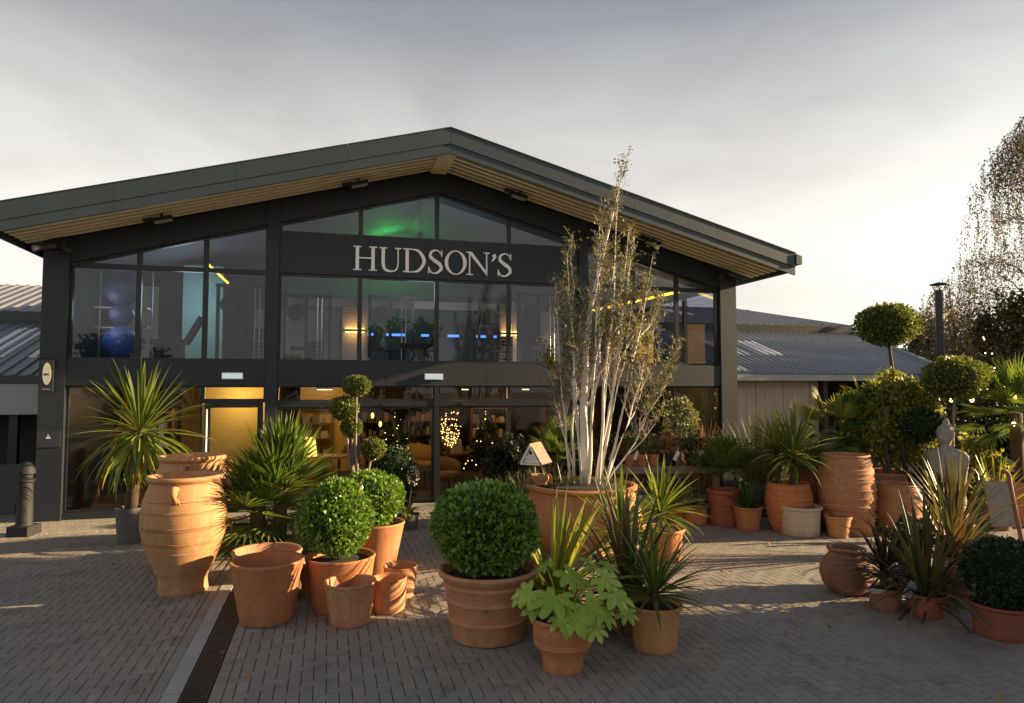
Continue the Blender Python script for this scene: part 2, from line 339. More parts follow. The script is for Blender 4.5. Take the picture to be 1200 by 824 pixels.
def leaves_at(P, D, size, jit=.3):
    """P (n,3) points, D (n,3) leaf directions -> verts, tris"""
    n = len(P); D = D/np.maximum(1e-6, np.linalg.norm(D, axis=1))[:, None]
    A = RNG.normal(size=(n, 3)); B = np.cross(D, A); B /= np.maximum(1e-6, np.linalg.norm(B, axis=1))[:, None]; C = np.cross(D, B)
    s = (size*(1+jit*RNG.uniform(-1, 1, n)))[:, None, None]
    V = P[:, None, :]+s*(D[:, None, :]*LEAF_Q[None, :, 0:1]+B[:, None, :]*LEAF_Q[None, :, 1:2]+C[:, None, :]*LEAF_Q[None, :, 2:3])
    F = LEAF_F[None]+np.arange(n)[:, None, None]*4
    return V.reshape(-1, 3), F.reshape(-1, 3)
def unit(n):
    a = RNG.normal(size=(n, 3)); return a/np.linalg.norm(a, axis=1)[:, None]
def lumps(D, seed, k=7, amp=.07):
    r = np.random.default_rng(seed); o = np.zeros(len(D))
    for _ in range(k):
        w = r.normal(size=3)*r.uniform(1.5, 5); o += np.sin(D @ w+r.uniform(0, 6))
    return 1+amp*o/math.sqrt(k)
def clipped_ball(parent, c, rx, rz, n, size, mat, seed=1, amp=.045, core=True, shell=.13):
    D = unit(n); rad = lumps(D, seed, 8, amp)*lumps(D, seed+50, 5, amp*.5)*(1-shell*RNG.random(n)**1.5); st = RNG.random(n) < .025; rad = np.where(st, rad+RNG.random(n)*.09, rad); P = np.array(c)+D*rad[:, None]*np.array([rx, rx, rz])
    dirs = D+RNG.normal(size=(n, 3))*.65+np.array([0, 0, .25]); V, F = leaves_at(P, dirs, size, .5)
    tag(link('foliage', mesh_np('foliage', V, F, mat), parent), kind='stuff')
    if core:
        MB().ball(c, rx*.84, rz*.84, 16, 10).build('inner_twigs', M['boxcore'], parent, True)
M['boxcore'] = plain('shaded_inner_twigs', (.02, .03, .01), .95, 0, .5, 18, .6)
def volume_leaves(c, r, n, size, hang=0, shape=1.0, clumps=0, seed=0):
    c = np.array(c, float); r = np.array(r, float)
    if clumps:
        rg = np.random.default_rng(seed); D = rg.normal(size=(clumps, 3)); D /= np.linalg.norm(D, axis=1)[:, None]; cc = D*(rg.random(clumps)**.45)[:, None]; cs = rg.uniform(.18, .36, clumps)
        k = rg.integers(0, clumps, n); P = cc[k]+unit(n)*(RNG.random(n)**.5*cs[k])[:, None]
    else: P = unit(n)*(RNG.random(n)**.4)[:, None]
    P = c+P*r; d = RNG.normal(size=(n, 3)); d[:, 2] -= hang
    return leaves_at(P, d, size)
# ---------------- pots
def pot_profile(style, rb, rr, h):
    t = .035 if h > .45 else .022; ov = rr*.07
    if style == 'plain': o = [(rb*.9, 0), (rb, .01*h), (rr*.93, h*.88), (rr, h*.9), (rr*1.02, h*.95), (rr*1.0, h)]
    elif style == 'smooth': o = [(rb*.95, 0), (rb, .015*h), (rb+(rr-rb)*.5, h*.5), (rr*.97, h*.93), (rr, h*.965), (rr*.985, h)]
    elif style == 'rolled': o = [(rb*.95, 0), (rb, .015*h), (rb+(rr*.9-rb)*.5, h*.48), (rr*.9, h*.86), (rr*.97, h*.9), (rr*1.0, h*.94), (rr*.99, h*.98), (rr*.95, h)]
    elif style == 'banded':
        o = [(rb*.95, 0), (rb, .02*h)]
        for k, z in enumerate((.3, .58, .8)):
            q = rb+(rr*.93-rb)*z; o += [(q-.002, z*h-.03*h), (q+.022*rr, z*h-.01*h), (q+.022*rr, z*h+.012*h), (q, z*h+.03*h)]
        o += [(rr*.94, h*.88), (rr*1.0, h*.92), (rr*1.02, h*.96), (rr*.99, h)]
    elif style == 'waist':
        o = [(rb, 0), (rb*1.02, .03*h), (rb*1.0, .12*h), (rb*1.1, .28*h), (rr*.84, .46*h), (rr*.87, .48*h), (rr*.85, .51*h), (rr*.87, .535*h), (rr*.85, .565*h), (rr*.88, .59*h), (rr*.9, .85*h), (rr*.92, .9*h), (rr*1.0, .93*h), (rr*1.01, .97*h), (rr*.97, h)]
    elif style == 'ribbed':
        o = [(rb*.95, 0), (rb, .01*h)]
        nb = 9
        for k in range(nb):
            z = (k+.5)/nb*.93; q = rb+(rr-rb)*z+.32*(rb+rr)*.5*math.sin(math.pi*min(1, z*1.02))*.9
            o += [(q*.992, (z-.045)*h), (q*.998, (z-.014)*h), (q*1.02, (z-.008)*h), (q*1.022, (z+.006)*h), (q*1.0, (z+.013)*h), (q*.997, (z+.045)*h)]
        o += [(rr*.99, h*.965), (rr*1.04, h*.98), (rr*1.0, h)]
    elif style == 'globe':
        o = [(rb, 0), (rb*1.15, .05*h), (rr*1.28, .22*h), (rr*1.42, .42*h), (rr*1.38, .58*h), (rr*1.15, .75*h), (rr*.92, .86*h), (rr*.9, .9*h), (rr*1.0, .94*h), (rr*1.03, .97*h), (rr*.97, h)]
    elif style == 'bowl':
        o = [(rb, 0), (rb*1.1, .05*h), (rr*.62, .3*h), (rr*.85, .62*h), (rr*.93, .85*h), (rr*1.0, .9*h), (rr*1.03, .96*h), (rr*.98, h)]
    elif style == 'belly':
        o = [(rb, 0), (rb*1.04, .03*h), (rr*.98, .25*h), (rr*1.08, .45*h), (rr*1.06, .62*h), (rr*.97, .82*h), (rr*.93, .9*h), (rr*1.02, .94*h), (rr*1.03, .97*h), (rr*.97, h)]
    return o, t
def make_pot(parent, rb, rr, h, style, mat, soil=True, seg=40, depth=.1):
    o, t = pot_profile(style, rb, rr, h); fl = depth*h+.0 if soil else h*.88
    neck = min(r for r, z in o if z > h*.8)
    inn = [(o[-1][0]-t*.8, h-.004), (neck-t*1.1, h*.9), (max(.03, neck-t*1.3), h-fl)]
    if not soil: inn = inn[:2]+[(max(.03, rb-t), h*.12)]
    b = MB().lathe(o+inn, seg, wob=.006); p = b.build('pot', mat, parent, True, auto=True)
    if soil: MB().lathe([(.001, h-fl+.03), (neck*.6, h-fl+.024), (neck-t*.9, h-fl+.006)], 20).build('soil', M['soil'], parent, True)
    return p
class Pot:
    """a pot measured in the photograph: base centre x, base front y, base width, rim centre y, rim width, all in its pixels"""
    def __init__(s, name, label, cat, x, yb, wb, yr, wr, style='plain', mat='terra', soil=True, group=None, xr=None, rz=0, seg=40, depth=.12):
        g = ground(x, yb); d = g.y/FOC; rb = wb/2*d; c = g+Vector((g.x, g.y, 0)).normalized()*rb; s.s = c.y/FOC; s.rb = wb/2*s.s; s.rr = wr/2*s.s
        s.h = max(.08, at_depth(x, yr, c.y).z); s.c = c; s.style = style
        s.t = thing(name, label, cat, (c.x, c.y, 0), rz, group); s.top = s.h*(1-depth)
        s.pot = make_pot(s.t, s.rb, s.rr, s.h, style, M[mat], soil, seg, depth)
    def z(s, y, x=None): return at_depth(600, y, s.c.y).z
    def x(s, px): return (at_depth(px, 455, s.c.y).x-s.c.x)
# ================================================================== SETTING: ground, paving, kerb
bxs = MB().add([(-400, -300, 0), (400, -300, 0), (400, 500, 0), (-400, 500, 0)], [(0, 1, 2, 3)])
gr = bxs.build('ground', M['asphalt'], None, loc=(0, 0, -.020)); tag(gr, kind='structure')
KU0, KU1, CH1 = 3.86, 4.00, 4.22          # kerb strip and drain channel across the yard (facade frame)
yard = thing('block_paving', None, None, FO, FR); yard['kind'] = 'structure'
bed = MB().add([(-9.5, -15, 0), (22.5, -15, 0), (22.5, 2.2, 0), (-9.5, 2.2, 0)], [(0, 1, 2, 3)]).build('joint_bed', M['joint'], yard, loc=(0, 0, -.0155))
def paver_v(x0, x1, y0, y1, z):
    c = .0035; g = .003; x0 += g; x1 -= g; y0 += g; y1 -= g
    return [(x0, y0, z-.014), (x1, y0, z-.014), (x1, y1, z-.014), (x0, y1, z-.014), (x0, y0, z-.005), (x1, y0, z-.005), (x1, y1, z-.005), (x0, y1, z-.005), (x0+c, y0+c, z), (x1-c, y0+c, z), (x1-c, y1-c, z), (x0+c, y1-c, z)]
PF = [(8, 9, 10, 11)]+[(4+i, 4+(i+1) % 4, 8+(i+1) % 4, 8+i) for i in range(4)]+[(i, (i+1) % 4, 4+(i+1) % 4, 4+i) for i in range(4)]
def paving():
    Wd, Ln = .1, .2; cells = []
    lo, hi = (-9, -14.5), (22, 1.8)
    # 90 degree herringbone: unit cell on a 4 x 4 grid of half-lengths
    nx0, nx1 = int(lo[0]/Wd), int(hi[0]/Wd); ny0, ny1 = int(lo[1]/Wd), int(hi[1]/Wd)
    for i in range(nx0, nx1):
        for j in range(ny0, ny1):
            k = (i-j) % 4
            if k == 0: r = (i*Wd, i*Wd+Ln, j*Wd, j*Wd+Wd)
            elif k == 3: r = (i*Wd, i*Wd+Wd, j*Wd, j*Wd+Ln)
            else: continue
            cells.append(r)
    # stretcher courses beside kerb and channel
    out = []
    for r in cells:
        for a, b in ((-99, KU0-.1), (CH1+.1, 99)):
            x0, x1 = max(r[0], a), min(r[1], b)
            if x1-x0 > .03: out.append((x0, x1, r[2], r[3]))
    y = lo[1]
    while y < hi[1]:
        out.append((KU0-.1, KU0, y, y+.2)); out.append((CH1, CH1+.1, y+.07, y+.27)); y += .2
    keep = []
    for r in out:
        p = fw((r[0]+r[1])/2, (r[2]+r[3])/2); 
        if p.y < 3.6 or p.y > 17.5 or abs(p.x) > .80*p.y+1.2: continue
        if (r[2]+r[3])/2 > .12 and -.1 < (r[0]+r[1])/2 < 14.4: continue
        vis = p.y > 5.15 and abs(p.x) < .75*p.y
        # block paver hidden under the big pots still counts as paving
        keep.append((0 if vis else 1, p.y, r))
    keep.sort(key=lambda q: (q[0], q[1]))
    near, rest = keep[:300], keep[300:]
    for _, _, r in near:
        dz = random.uniform(-.0012, .0006); cx, cy = (r[0]+r[1])/2, (r[2]+r[3])/2
        v = paver_v(r[0]-cx, r[1]-cx, r[2]-cy, r[3]-cy, 0)
        key = (round(r[1]-r[0], 3), round(r[3]-r[2], 3))
        if key not in PM: PM[key] = mesh_np('paver', np.array(v), PF, M['paver'])
        o = link('paver', PM[key], yard, (cx, cy, dz)); o.rotation_euler = (random.uniform(-.003, .003), random.uniform(-.003, .003), random.uniform(-.006, .006))
    V = []; 
    for _, _, r in rest: V.append(paver_v(*r, random.uniform(-.0012, .0006)))
    V = np.array(V); V[:, 4:, 2] += RNG.normal(size=(len(V), 8))*.0003; n = len(V); F = (np.array(PF)[None]+np.arange(n)[:, None, None]*12).reshape(-1, 4)
    tag(link('paver_field', mesh_np('paver_field', V.reshape(-1, 3), F, M['paver']), yard), kind='stuff')
PM = {}
paving()
kerb = thing('kerb', None, None, FO, FR); kerb['kind'] = 'structure'
for i in range(14):
    b = MB().box(KU0+.004, KU1-.002, -.5+.004, .5-.004, -.014, .006); me = b.build('kerb_stone', M['kerb'], kerb); me.location = (0, -12+i*1.0+.3, random.uniform(-.002, .002))
chan = thing('drain_channel', None, None, FO, FR); chan['kind'] = 'structure'
bx('channel_bed', M['joint'], chan, KU1+.003, CH1-.003, -12, 1.0, -.0145, -.011)
gm = None
for i in range(24):
    if gm is None:
        b = MB(); 
        for s in (-1, 1): b.box(KU1+.012 if s < 0 else CH1-.024, KU1+.024 if s < 0 else CH1-.012, -.245, .245, -.012, -.002)
        for k in range(12): b.box(KU1+.024, CH1-.024, -.24+k*.04, -.222+k*.04, -.012, -.003)
        gm = b.build('channel_grate', M['grate'], chan); o = gm
    else: o = link('channel_grate', gm.data, chan)
    o.location = (0, -11.6+i*.5, 0)
edge = thing('forecourt_edging', None, None, FO, FR); edge['kind'] = 'structure'
for i in range(4): 
    o = MB().box(-.36+.004, .36-.004, -.03, .03, -.014, .008).build('edging_stone', M['kerb'], edge); o.location = (-1.2+i*.74, -1.2, 0)
# ================================================================== GARDEN CENTRE BUILDING (facade frame, x along front, y inwards)
B = thing('garden_centre', 'large anthracite and glass gabled building with timber slatted eaves behind all the pots', 'building', FO, FR)
AX = 7.27
sof = lambda u: 7.02-.266*abs(u-AX)
gt = lambda u: 6.56-.268*abs(u-AX)
A_ = M['anthracite']
def post(u0, u1, v0=0., v1=.32):
    ptop = [(u0, -.02), (u1, -.02), (u1, sof(u1)), (u0, sof(u0))]; return MB().prism(ptop, v0, v1).build('post', A_, B)
post(0, .42); post(3.88, 4.10); post(10.44, 10.66); post(13.98, 14.4)
BAYS = [(.42, 3.88), (4.10, 10.44), (10.66, 13.98)]
for a, b in BAYS:
    w = (b-a); n = max(2, round(w/2.1))
    for k in range(n): MB().box(a+w*k/n+.003, a+w*(k+1)/n-.003, .025, .3, 2.45, 2.93).build('beam_panel', A_, B)
    # gable band over the glass
    if a < AX < b: poly = [(a, gt(a)), (AX, gt(AX)), (b, gt(b)), (b, sof(b)), (AX, sof(AX)), (a, sof(a))]
    else: poly = [(a, gt(a)), (b, gt(b)), (b, sof(b)), (a, sof(a))]
    MB().prism(poly, .03, .3).build('gable_panel', A_, B)
def window(poly, depth=.10, name='window', fr=.045):
    inn = inset_poly(poly, fr); mb = MB(); ring_mesh(mb, poly, inn, depth, depth+.09); f = mb.build(name, M['frame'], B)
    MB().prism(inset_poly(poly, fr-.004), depth+.035, depth+.047).build('pane', M['glass'], f); return f
def upper(cols, z0, zt=None):
    for a, b in cols:
        if zt: window([(a, z0), (b, z0), (b, zt), (a, zt)])
        else: window([(a, z0), (b, z0), (b, gt(b)), (a, gt(a))])
CL = [(.42, 1.57), (1.57, 2.74), (2.74, 3.88)]; CC = [(4.10, 5.68), (5.68, 7.27), (7.27, 8.85), (8.85, 10.44)]; CR = [(10.66, 11.8), (11.8, 12.9), (12.9, 13.98)]
for cols in (CL, CC, CR): upper(cols, 2.93, 4.70)
upper(CC, 5.52)
upper([(.75, 1.57)]+CL[1:], 4.70); upper(CR[:2]+[(12.9, 13.65)], 4.70)
for a, b in ((.42, .748), (13.652, 13.98)): MB().prism([(a, 4.702), (b, 4.702), (b, gt(b)-.002), (a, gt(a)-.002)], .09, .2).build('infill_panel', A_, B)
for a, b in CL[:2]: window([(a, .12), (b, .12), (b, 2.45), (a, 2.45)])
for a, b in CR: window([(a, .12), (b, .12), (b, 2.45), (a, 2.45)])
for a, b in ((4.10, 5.68), (5.68, 7.22), (7.32, 8.85), (8.85, 10.44)):
    window([(a, 2.14), (b, 2.14), (b, 2.45), (a, 2.45)], name='transom_window', fr=.03)
    window([(a, .03), (b, .03), (b, 2.02), (a, 2.02)], name='sliding_door' if 5 < a < 8 else 'window', fr=.04)
bx('door_header', M['frame'], B, 4.10, 10.44, .06, .2, 2.023, 2.137)
bx('door_post', M['frame'], B, 7.222, 7.318, .04, .24, 0, 2.45)
for u in (6.3, 7.95): MB().box(u-.16, u+.16, -.02, .06, 2.035, 2.085).build('door_sensor', M['black_plastic'], B)
bx('threshold', M['kerb'], B, 6.2, 9.0, -.05, .05, -.01, .03)
for a, b in ((.42, 2.74), (10.66, 13.98)): bx('plinth', M['anthracite'], B, a, b, .06, .24, -.02, .12)
window([(2.74, 2.16), (3.88, 2.16), (3.88, 2.45), (2.74, 2.45)], name='transom_window', fr=.035)
dr = window([(2.78, .02), (3.84, .02), (3.84, 2.12), (2.78, 2.12)], name='door', fr=.10)
MB().tube([(2.83, .02, 1.02), (2.83, .02, 2.0)], .016, 8).build('handle', M['letter'], dr); 
for z in (1.1, 1.92): MB().tube([(2.83, .02, z), (2.83, .12, z)], .01, 6).build('handle_mount', M['letter'], dr)
bx('lintel', M['frame'], B, 2.74, 3.88, .08, .22, 2.12, 2.16)
# roof: slabs, fascias, eaves, slatted soffit
EL, ER, VF, VB = -.36, 14.9, -1.5, 26
top = lambda u: 7.37-.266*abs(u-AX)
for a, b in ((EL, AX), (AX, ER)):
    mb = MB(); z0 = .06
    V = [(a, VF+.05, sof(a)+.07), (b, VF+.05, sof(b)+.07), (b, VB, sof(b)+.07), (a, VB, sof(a)+.07), (a, VF+.05, top(a)-.03), (b, VF+.05, top(b)-.03), (b, VB, top(b)-.03), (a, VB, top(a)-.03)]
    mb.add(V, [(0, 3, 2, 1), (4, 5, 6, 7), (0, 1, 5, 4), (1, 2, 6, 5), (2, 3, 7, 6), (3, 0, 4, 7)]).build('roof_slope', M['fascia'], B)
    for k in range(4):
        u0 = a+(b-a)*k/4+.002; u1 = a+(b-a)*(k+1)/4-.002
        MB().prism([(u0, top(u0)-.30), (u1, top(u1)-.30), (u1, top(u1)), (u0, top(u0))], VF-.02, VF+.03).build('fascia_panel', M['fascia'], B)
        MB().prism([(u0, top(u0)-.475), (u1, top(u1)-.475), (u1, top(u1)-.303), (u0, top(u0)-.303)], VF+.004, VF+.05).build('fascia_board', M['fascia'], B)
        MB().prism([(u0, top(u0)+.002), (u1, top(u1)+.002), (u1, top(u1)+.02), (u0, top(u0)+.02)], VF-.04, VF+.12).build('verge_trim', M['fascia'], B)
    ns = 7; pt = (-VF-.03)/ns
    for k in range(ns):
        v0 = VF+.06+k*pt; a2, b2 = (a+.12, b-.16) if b == AX else (a+.16, b-.12)
        MB().prism([(a2, sof(a2)-.0), (b2, sof(b2)-.0), (b2, sof(b2)+.022), (a2, sof(a2)+.022)], v0, v0+pt*.56).build('soffit_slat', M['wood'], B)
    MB().prism([(a+.05, sof(a+.05)+.045), (b-.05, sof(b-.05)+.045), (b-.05, sof(b-.05)+.066), (a+.05, sof(a+.05)+.066)], VF+.06, .0).build('soffit_backing', M['dark'], B)
for s, u in ((-1, EL), (1, ER)):
    x0, x1 = (u-.14, u) if s < 0 else (u, u+.14)
    zt = top(u); MB().prism([(x0, zt-.24), (x1, zt-.24), (x1, zt-.01), (x0, zt-.06)] if s < 0 else [(x0, zt-.24), (x1, zt-.24), (x1, zt-.06), (x0, zt-.01)], VF-.05, VB).build('gutter', M['fascia'], B)
    bx('eave_board', M['fascia'], B, u-.02 if s < 0 else u-.03, u+.03 if s < 0 else u+.02, VF+.06, VB, sof(u)-.04, zt-.25)
MB().prism([(AX-.17, sof(AX)-.075), (AX+.17, sof(AX)-.075), (AX+.17, sof(AX)+.03), (AX-.17, sof(AX)+.03)], VF+.06, 0).build('ridge_block', M['wood'], B)
# body behind the front: side walls, floor, ceilings, back walls
M['paint_grey'] = plain('inside_grey_paint', (.15, .155, .19), .8, 0, .08, 2, 0)
M['paint_teal'] = plain('inside_teal_paint', (.24, .44, .40), .8, 0, .05, 2, 0)
M['paint_cream'] = plain('inside_cream_paint', (.36, .34, .29), .8, 0, .08, 2, 0)
M['paint_yellow'] = plain('inside_yellow_paint', (.72, .47, .10), .7, 0, .12, 3, 0)
M['floor_in'] = plain('inside_floor', (.10, .08, .065), .5, 0, .3, 3, 0)
M['shop_dark'] = plain('inside_dark_wall', (.05, .035, .025), .8, 0, .4, 3, 0)
bx('side_wall', A_, B, .02, .3, .33, VB, -.02, sof(0)); bx('side_wall', A_, B, 14.1, 14.38, 4.2, VB, -.02, sof(14.4))
bx('side_wall', A_, B, 14.1, 14.38, .33, 4.2, -.02, 2.93)
for v0, v1 in ((.33, 2.2), (2.2, 4.2)):
    mb = MB(); po = [(v0, 2.93), (v1, 2.93), (v1, 4.9), (v0, 4.9)]; ring_mesh(mb, po, inset_poly(po, .05), 0, .08); f = mb.build('side_window', M['frame'], B)
    f.rotation_euler = (0, 0, R(90)); f.location = (14.3, 0, 0)
    p = MB().prism(inset_poly(po, .046), .03, .042).build('pane', M['glass'], f)
bx('back_wall', M['anthracite'], B, .3, 14.1, VB-.3, VB, 0, sof(0))
bx('inside_floor', M['floor_in'], B, .3, 14.1, .33, 12, -.016, -.004)
bx('upper_floor', M['floor_in'], B, .3, 14.1, .33, 12, 2.47, 2.90)
for a, b in ((.3, AX), (AX, 14.1)): MB().prism([(a, sof(a)-.10), (b, sof(b)-.10), (b, sof(b)-.02), (a, sof(a)-.02)], .34, 12).build('ceiling', M['paint_grey'], B)
MB().prism([(.3, 2.9), (14.1, 2.9), (14.1, sof(14.1)-.1), (AX, sof(AX)-.1), (.3, sof(.3)-.1)], 5.5, 5.7).build('inside_wall', M['paint_grey'], B)
bx('inside_wall', M['shop_dark'], B, .3, 14.1, 7.6, 7.8, -.01, 2.46)
bx('partition', M['paint_teal'], B, 1.75, 2.62, 3.2, 3.35, 2.9, 5.3)
bx('partition', M['paint_cream'], B, .35, 1.0, 4.2, 4.3, 2.9, 4.9)
bx('partition', M['paint_cream'], B, 3.2, 5.35, 4.9, 5.0, 2.9, 4.5)
bx('partition', M['paint_cream'], B, 5.4, 6.05, 4.0, 4.12, 2.9, 4.65)
bx('partition', M['paint_cream'], B, 9.6, 10.2, 4.0, 4.12, 2.9, 4.65)
bx('partition', M['paint_cream'], B, 10.9, 11.6, 4.5, 4.6, 2.9, 4.6)
bx('ceiling_beam', M['paint_cream'], B, 4.1, 10.4, 3.2, 3.3, 4.42, 4.62)
bx('partition', M['paint_yellow'], B, 2.55, 4.05, 1.5, 1.6, -.003, 2.46)
bx('partition', M['paint_yellow'], B, 1.9, 2.5, 2.6, 2.7, -.003, 2.46)
bx('partition', M['paint_yellow'], B, 4.3, 5.7, 6.4, 6.5, -.003, 2.46)
bx('partition', M['paint_yellow'], B, 13.2, 13.75, 3.0, 3.1, 2.9, 4.2)
# ================================================================== SHOP SIGN with built serif letters
sg = thing('shop_sign', 'long dark fascia sign with large silver serif letters above the middle windows', 'sign', fw(0, 0), FR)
bx('sign_board', A_, sg, 4.103, 10.437, .05, .2, 4.704, 5.516)
def stroke2d(pts, ws, n=28):
    """smooth variable width stroke through pts (Catmull-Rom) -> list of quads (each a polygon)"""
    P = [Vector(p) for p in pts]; E_ = [P[0]*2-P[1]]+P+[P[-1]*2-P[-2]]; L = []; Wd = []
    m = len(P)-1
    for i in range(n+1):
        t = i/n*m; k = min(m-1, int(t)); f = t-k; a, b, c, d = E_[k:k+4]
        L.append(.5*((2*b)+(-a+c)*f+(2*a-5*b+4*c-d)*f*f+(-a+3*b-3*c+d)*f**3)); Wd.append(ws[k]*(1-f)+ws[k+1]*f)
    lf, rt = [], []
    for i in range(n+1):
        t = (L[min(i+1, n)]-L[max(0, i-1)]).normalized(); nn = Vector((-t.y, t.x)); lf.append(L[i]+nn*Wd[i]/2); rt.append(L[i]-nn*Wd[i]/2)
    return lf, rt
def letter(ch, x0, x1, z0, h):
    mb = MB(); w = (x1-x0)/h; k = [0]
    def poly(p): k[0] += 1; mb.prism([(x0+x*h, z0+z*h) for x, z in p], .012-.0011*k[0], .051)
    def rect(a, b, c, d): poly([(a, c), (b, c), (b, d), (a, d)])
    def strk(pts, ws, n=28):
        lf, rt = stroke2d(pts, ws, n); V = []; y0 = .012-.0011*(k[0]+1); k[0] += 1; m = len(lf); F = []
        for y in (y0, .051):
            for l, r in zip(lf, rt): V += [(x0+l.x*h, y, z0+l.y*h), (x0+r.x*h, y, z0+r.y*h)]
        o = 2*m
        for i in range(m-1):
            a = 2*i; F += [(a, a+2, a+3, a+1), (o+a, o+a+1, o+a+3, o+a+2), (a, o+a, o+a+2, a+2), (a+1, a+3, o+a+3, o+a+1)]
        F += [(0, 1, o+1, o), (o-2, 2*o-2, 2*o-1, o-1)]; mb.add(V, F)
    S, T, sf = .135, .05, .045
    def serif(cx, z, hw=.14): rect(cx-hw, cx+hw, z, z+sf)
    if ch == 'H':
        for cx in (.17, w-.17): rect(cx-S/2, cx+S/2, 0, 1); serif(cx, 0, .165); serif(cx, 1-sf, .165)
        rect(.17, w-.17, .49, .49+T)
    elif ch == 'U':
        strk([(.17, 1), (.17, .6), (.17, .33), (.24, .10), (w/2-.01, .01), (w-.25, .08), (w-.17, .33), (w-.17, .6), (w-.17, 1)], [S, S, S, S*.9, .07, .055, T, T, T], 40); serif(.17, 1-sf, .16); serif(w-.17, 1-sf, .13)
    elif ch == 'D':
        rect(.17-S/2, .17+S/2, 0, 1); serif(.13, 0, .13); serif(.13, 1-sf, .13)
        strk([(.1, 1-T/2), (.4, 1-T/2), (.68, .88), (w-.08, .5), (.68, .12), (.4, T/2), (.1, T/2)], [T, T, .11, S*1.05, .11, T, T], 40)
    elif ch == 'O':
        n = 40; V = []; F = []
        for y in (.004, .051):
            for i in range(n):
                a = 2*math.pi*i/n; c, s = math.cos(a), math.sin(a)
                V += [(x0+(w/2+(w/2)*c)*h, y, z0+(.5+.52*s)*h), (x0+(w/2+(w/2-S*1.02)*c)*h, y, z0+(.5+.475*s)*h)]
        for i in range(n):
            a, b, o = 2*i, 2*((i+1) % n), 2*n; F += [(a, b, b+1, a+1), (o+a, o+a+1, o+b+1, o+b), (a, o+a, o+b, b), (a+1, b+1, o+b+1, o+a+1)]
        mb.add(V, F)
    elif ch == 'N':
        rect(.15-T/2, .15+T/2, 0, 1); rect(w-.15-T/2, w-.15+T/2, 0, 1); serif(.15, 0, .14); serif(.1, 1-sf, .11); serif(w-.15, 1-sf, .14)
        poly([(.06, 1), (w-.15+T/2, -.01), (w-.15+T/2, .12), (.24, 1)][::1])
    elif ch == 'S':
        strk([(w-.07, .80), (w-.20, .955), (w/2, .985), (.16, .90), (.12, .72), (.27, .57), (w/2+.05, .49), (w-.13, .37), (w-.09, .20), (w-.24, .05), (w/2-.05, .01), (.15, .06), (.05, .24)], [.04, .045, .055, .10, .125, .14, .15, .14, .125, .09, .055, .045, .04], 56)
        rect(w-.09, w-.045, .72, .99); rect(.03, .075, 0, .28)
    elif ch == "'":
        strk([(w/2, .93), (w/2+.04, .83), (w/2, .72), (w/2-.1, .62)], [.17, .15, .08, .02], 14)
    return mb.build('letter', M['letter'], sg)
LX = 5.53; k_ = .00608
for ch, a, b in (('H', 335, 415), ('U', 421, 499), ('D', 502, 581), ('S', 586, 641), ('O', 646, 723), ('N', 722, 808), ("'", 812, 830), ('S', 834, 889)):
    letter(ch, LX+(a-335)*k_, LX+(b-335)*k_, 4.815, .50)
# gym name seen in the right upper window: flat white lettering
def text_mesh(name, s, size, mat, M4, parent=None):
    cu = bpy.data.curves.new(name, 'FONT'); cu.body = s; cu.size = size; cu.extrude = .006; cu.align_x = 'CENTER'; cu.offset = .006
    t = bpy.data.objects.new(name, cu); COL.objects.link(t); dg = bpy.context.evaluated_depsgraph_get(); me = bpy.data.meshes.new_from_object(t.evaluated_get(dg))
    bpy.data.objects.remove(t); me.materials.append(mat); o = link(name, me, parent); o.matrix_local = M4; return o
pr = text_mesh('lettering', 'PRIME', .19, M['white'], FM @ Matrix.Translation((12.42, .42, 3.75)) @ Matrix.Rotation(R(90), 4, 'X'))
pr.name = 'gym_lettering'; tag(pr, 'small white block lettering behind the right upper window', 'lettering')
# oval hanging sign on the left post
hs = thing('hanging_sign', 'narrow black hanging sign with pale oval on the left post', 'sign', fw(.15, -.06, .74), FR); hs.scale = (.8, .8, .8)
MB().box(-.11, .13, -.035, .035, 2.0, 2.72).build('sign_panel', M['black_plastic'], hs)
pts = [(.01+.085*math.cos(a), 2.40+.25*math.sin(a)) for a in [2*math.pi*i/28 for i in range(28)]]
MB().prism(pts, -.043, -.034).build('oval_face', plain('cream_sign', (.55, .53, .45), .6), hs)
mb = MB()
for k in range(4): mb.box(-.042+k*.026, -.026+k*.026, -.046, -.0425, 2.365, 2.41)
mb.build('sign_lettering', M['dark'], hs)
MB().box(-.07, .08, -.038, -.034, 2.045, 2.06).build('sign_lettering', M['greypanel'], hs)
MB().tube([(.13, 0, 2.76), (-.12, 0, 2.76)], .012, 6).build('bracket', M['black_plastic'], hs)
pl = thing('wall_plaque', 'small dark square plaque with pale emblem low on the left post', 'plaque', fw(.2, -.012), FR)
MB().box(-.19, .19, -.006, .01, 1.33, 1.62).build('plaque_panel', plain('blue_black_panel', (.03, .034, .05), .4), pl)
mb = MB(); mb.prism([(-.05, 1.49), (.03, 1.49), (.03, 1.505), (-.04, 1.505)], -.01, -.005).prism([(-.035, 1.515), (.02, 1.515), (.015, 1.527), (-.025, 1.527)], -.01, -.005).prism([(-.02, 1.545), (0, 1.545), (0, 1.56), (-.02, 1.56)], -.01, -.005)
mb.build('emblem', M['letter'], pl)
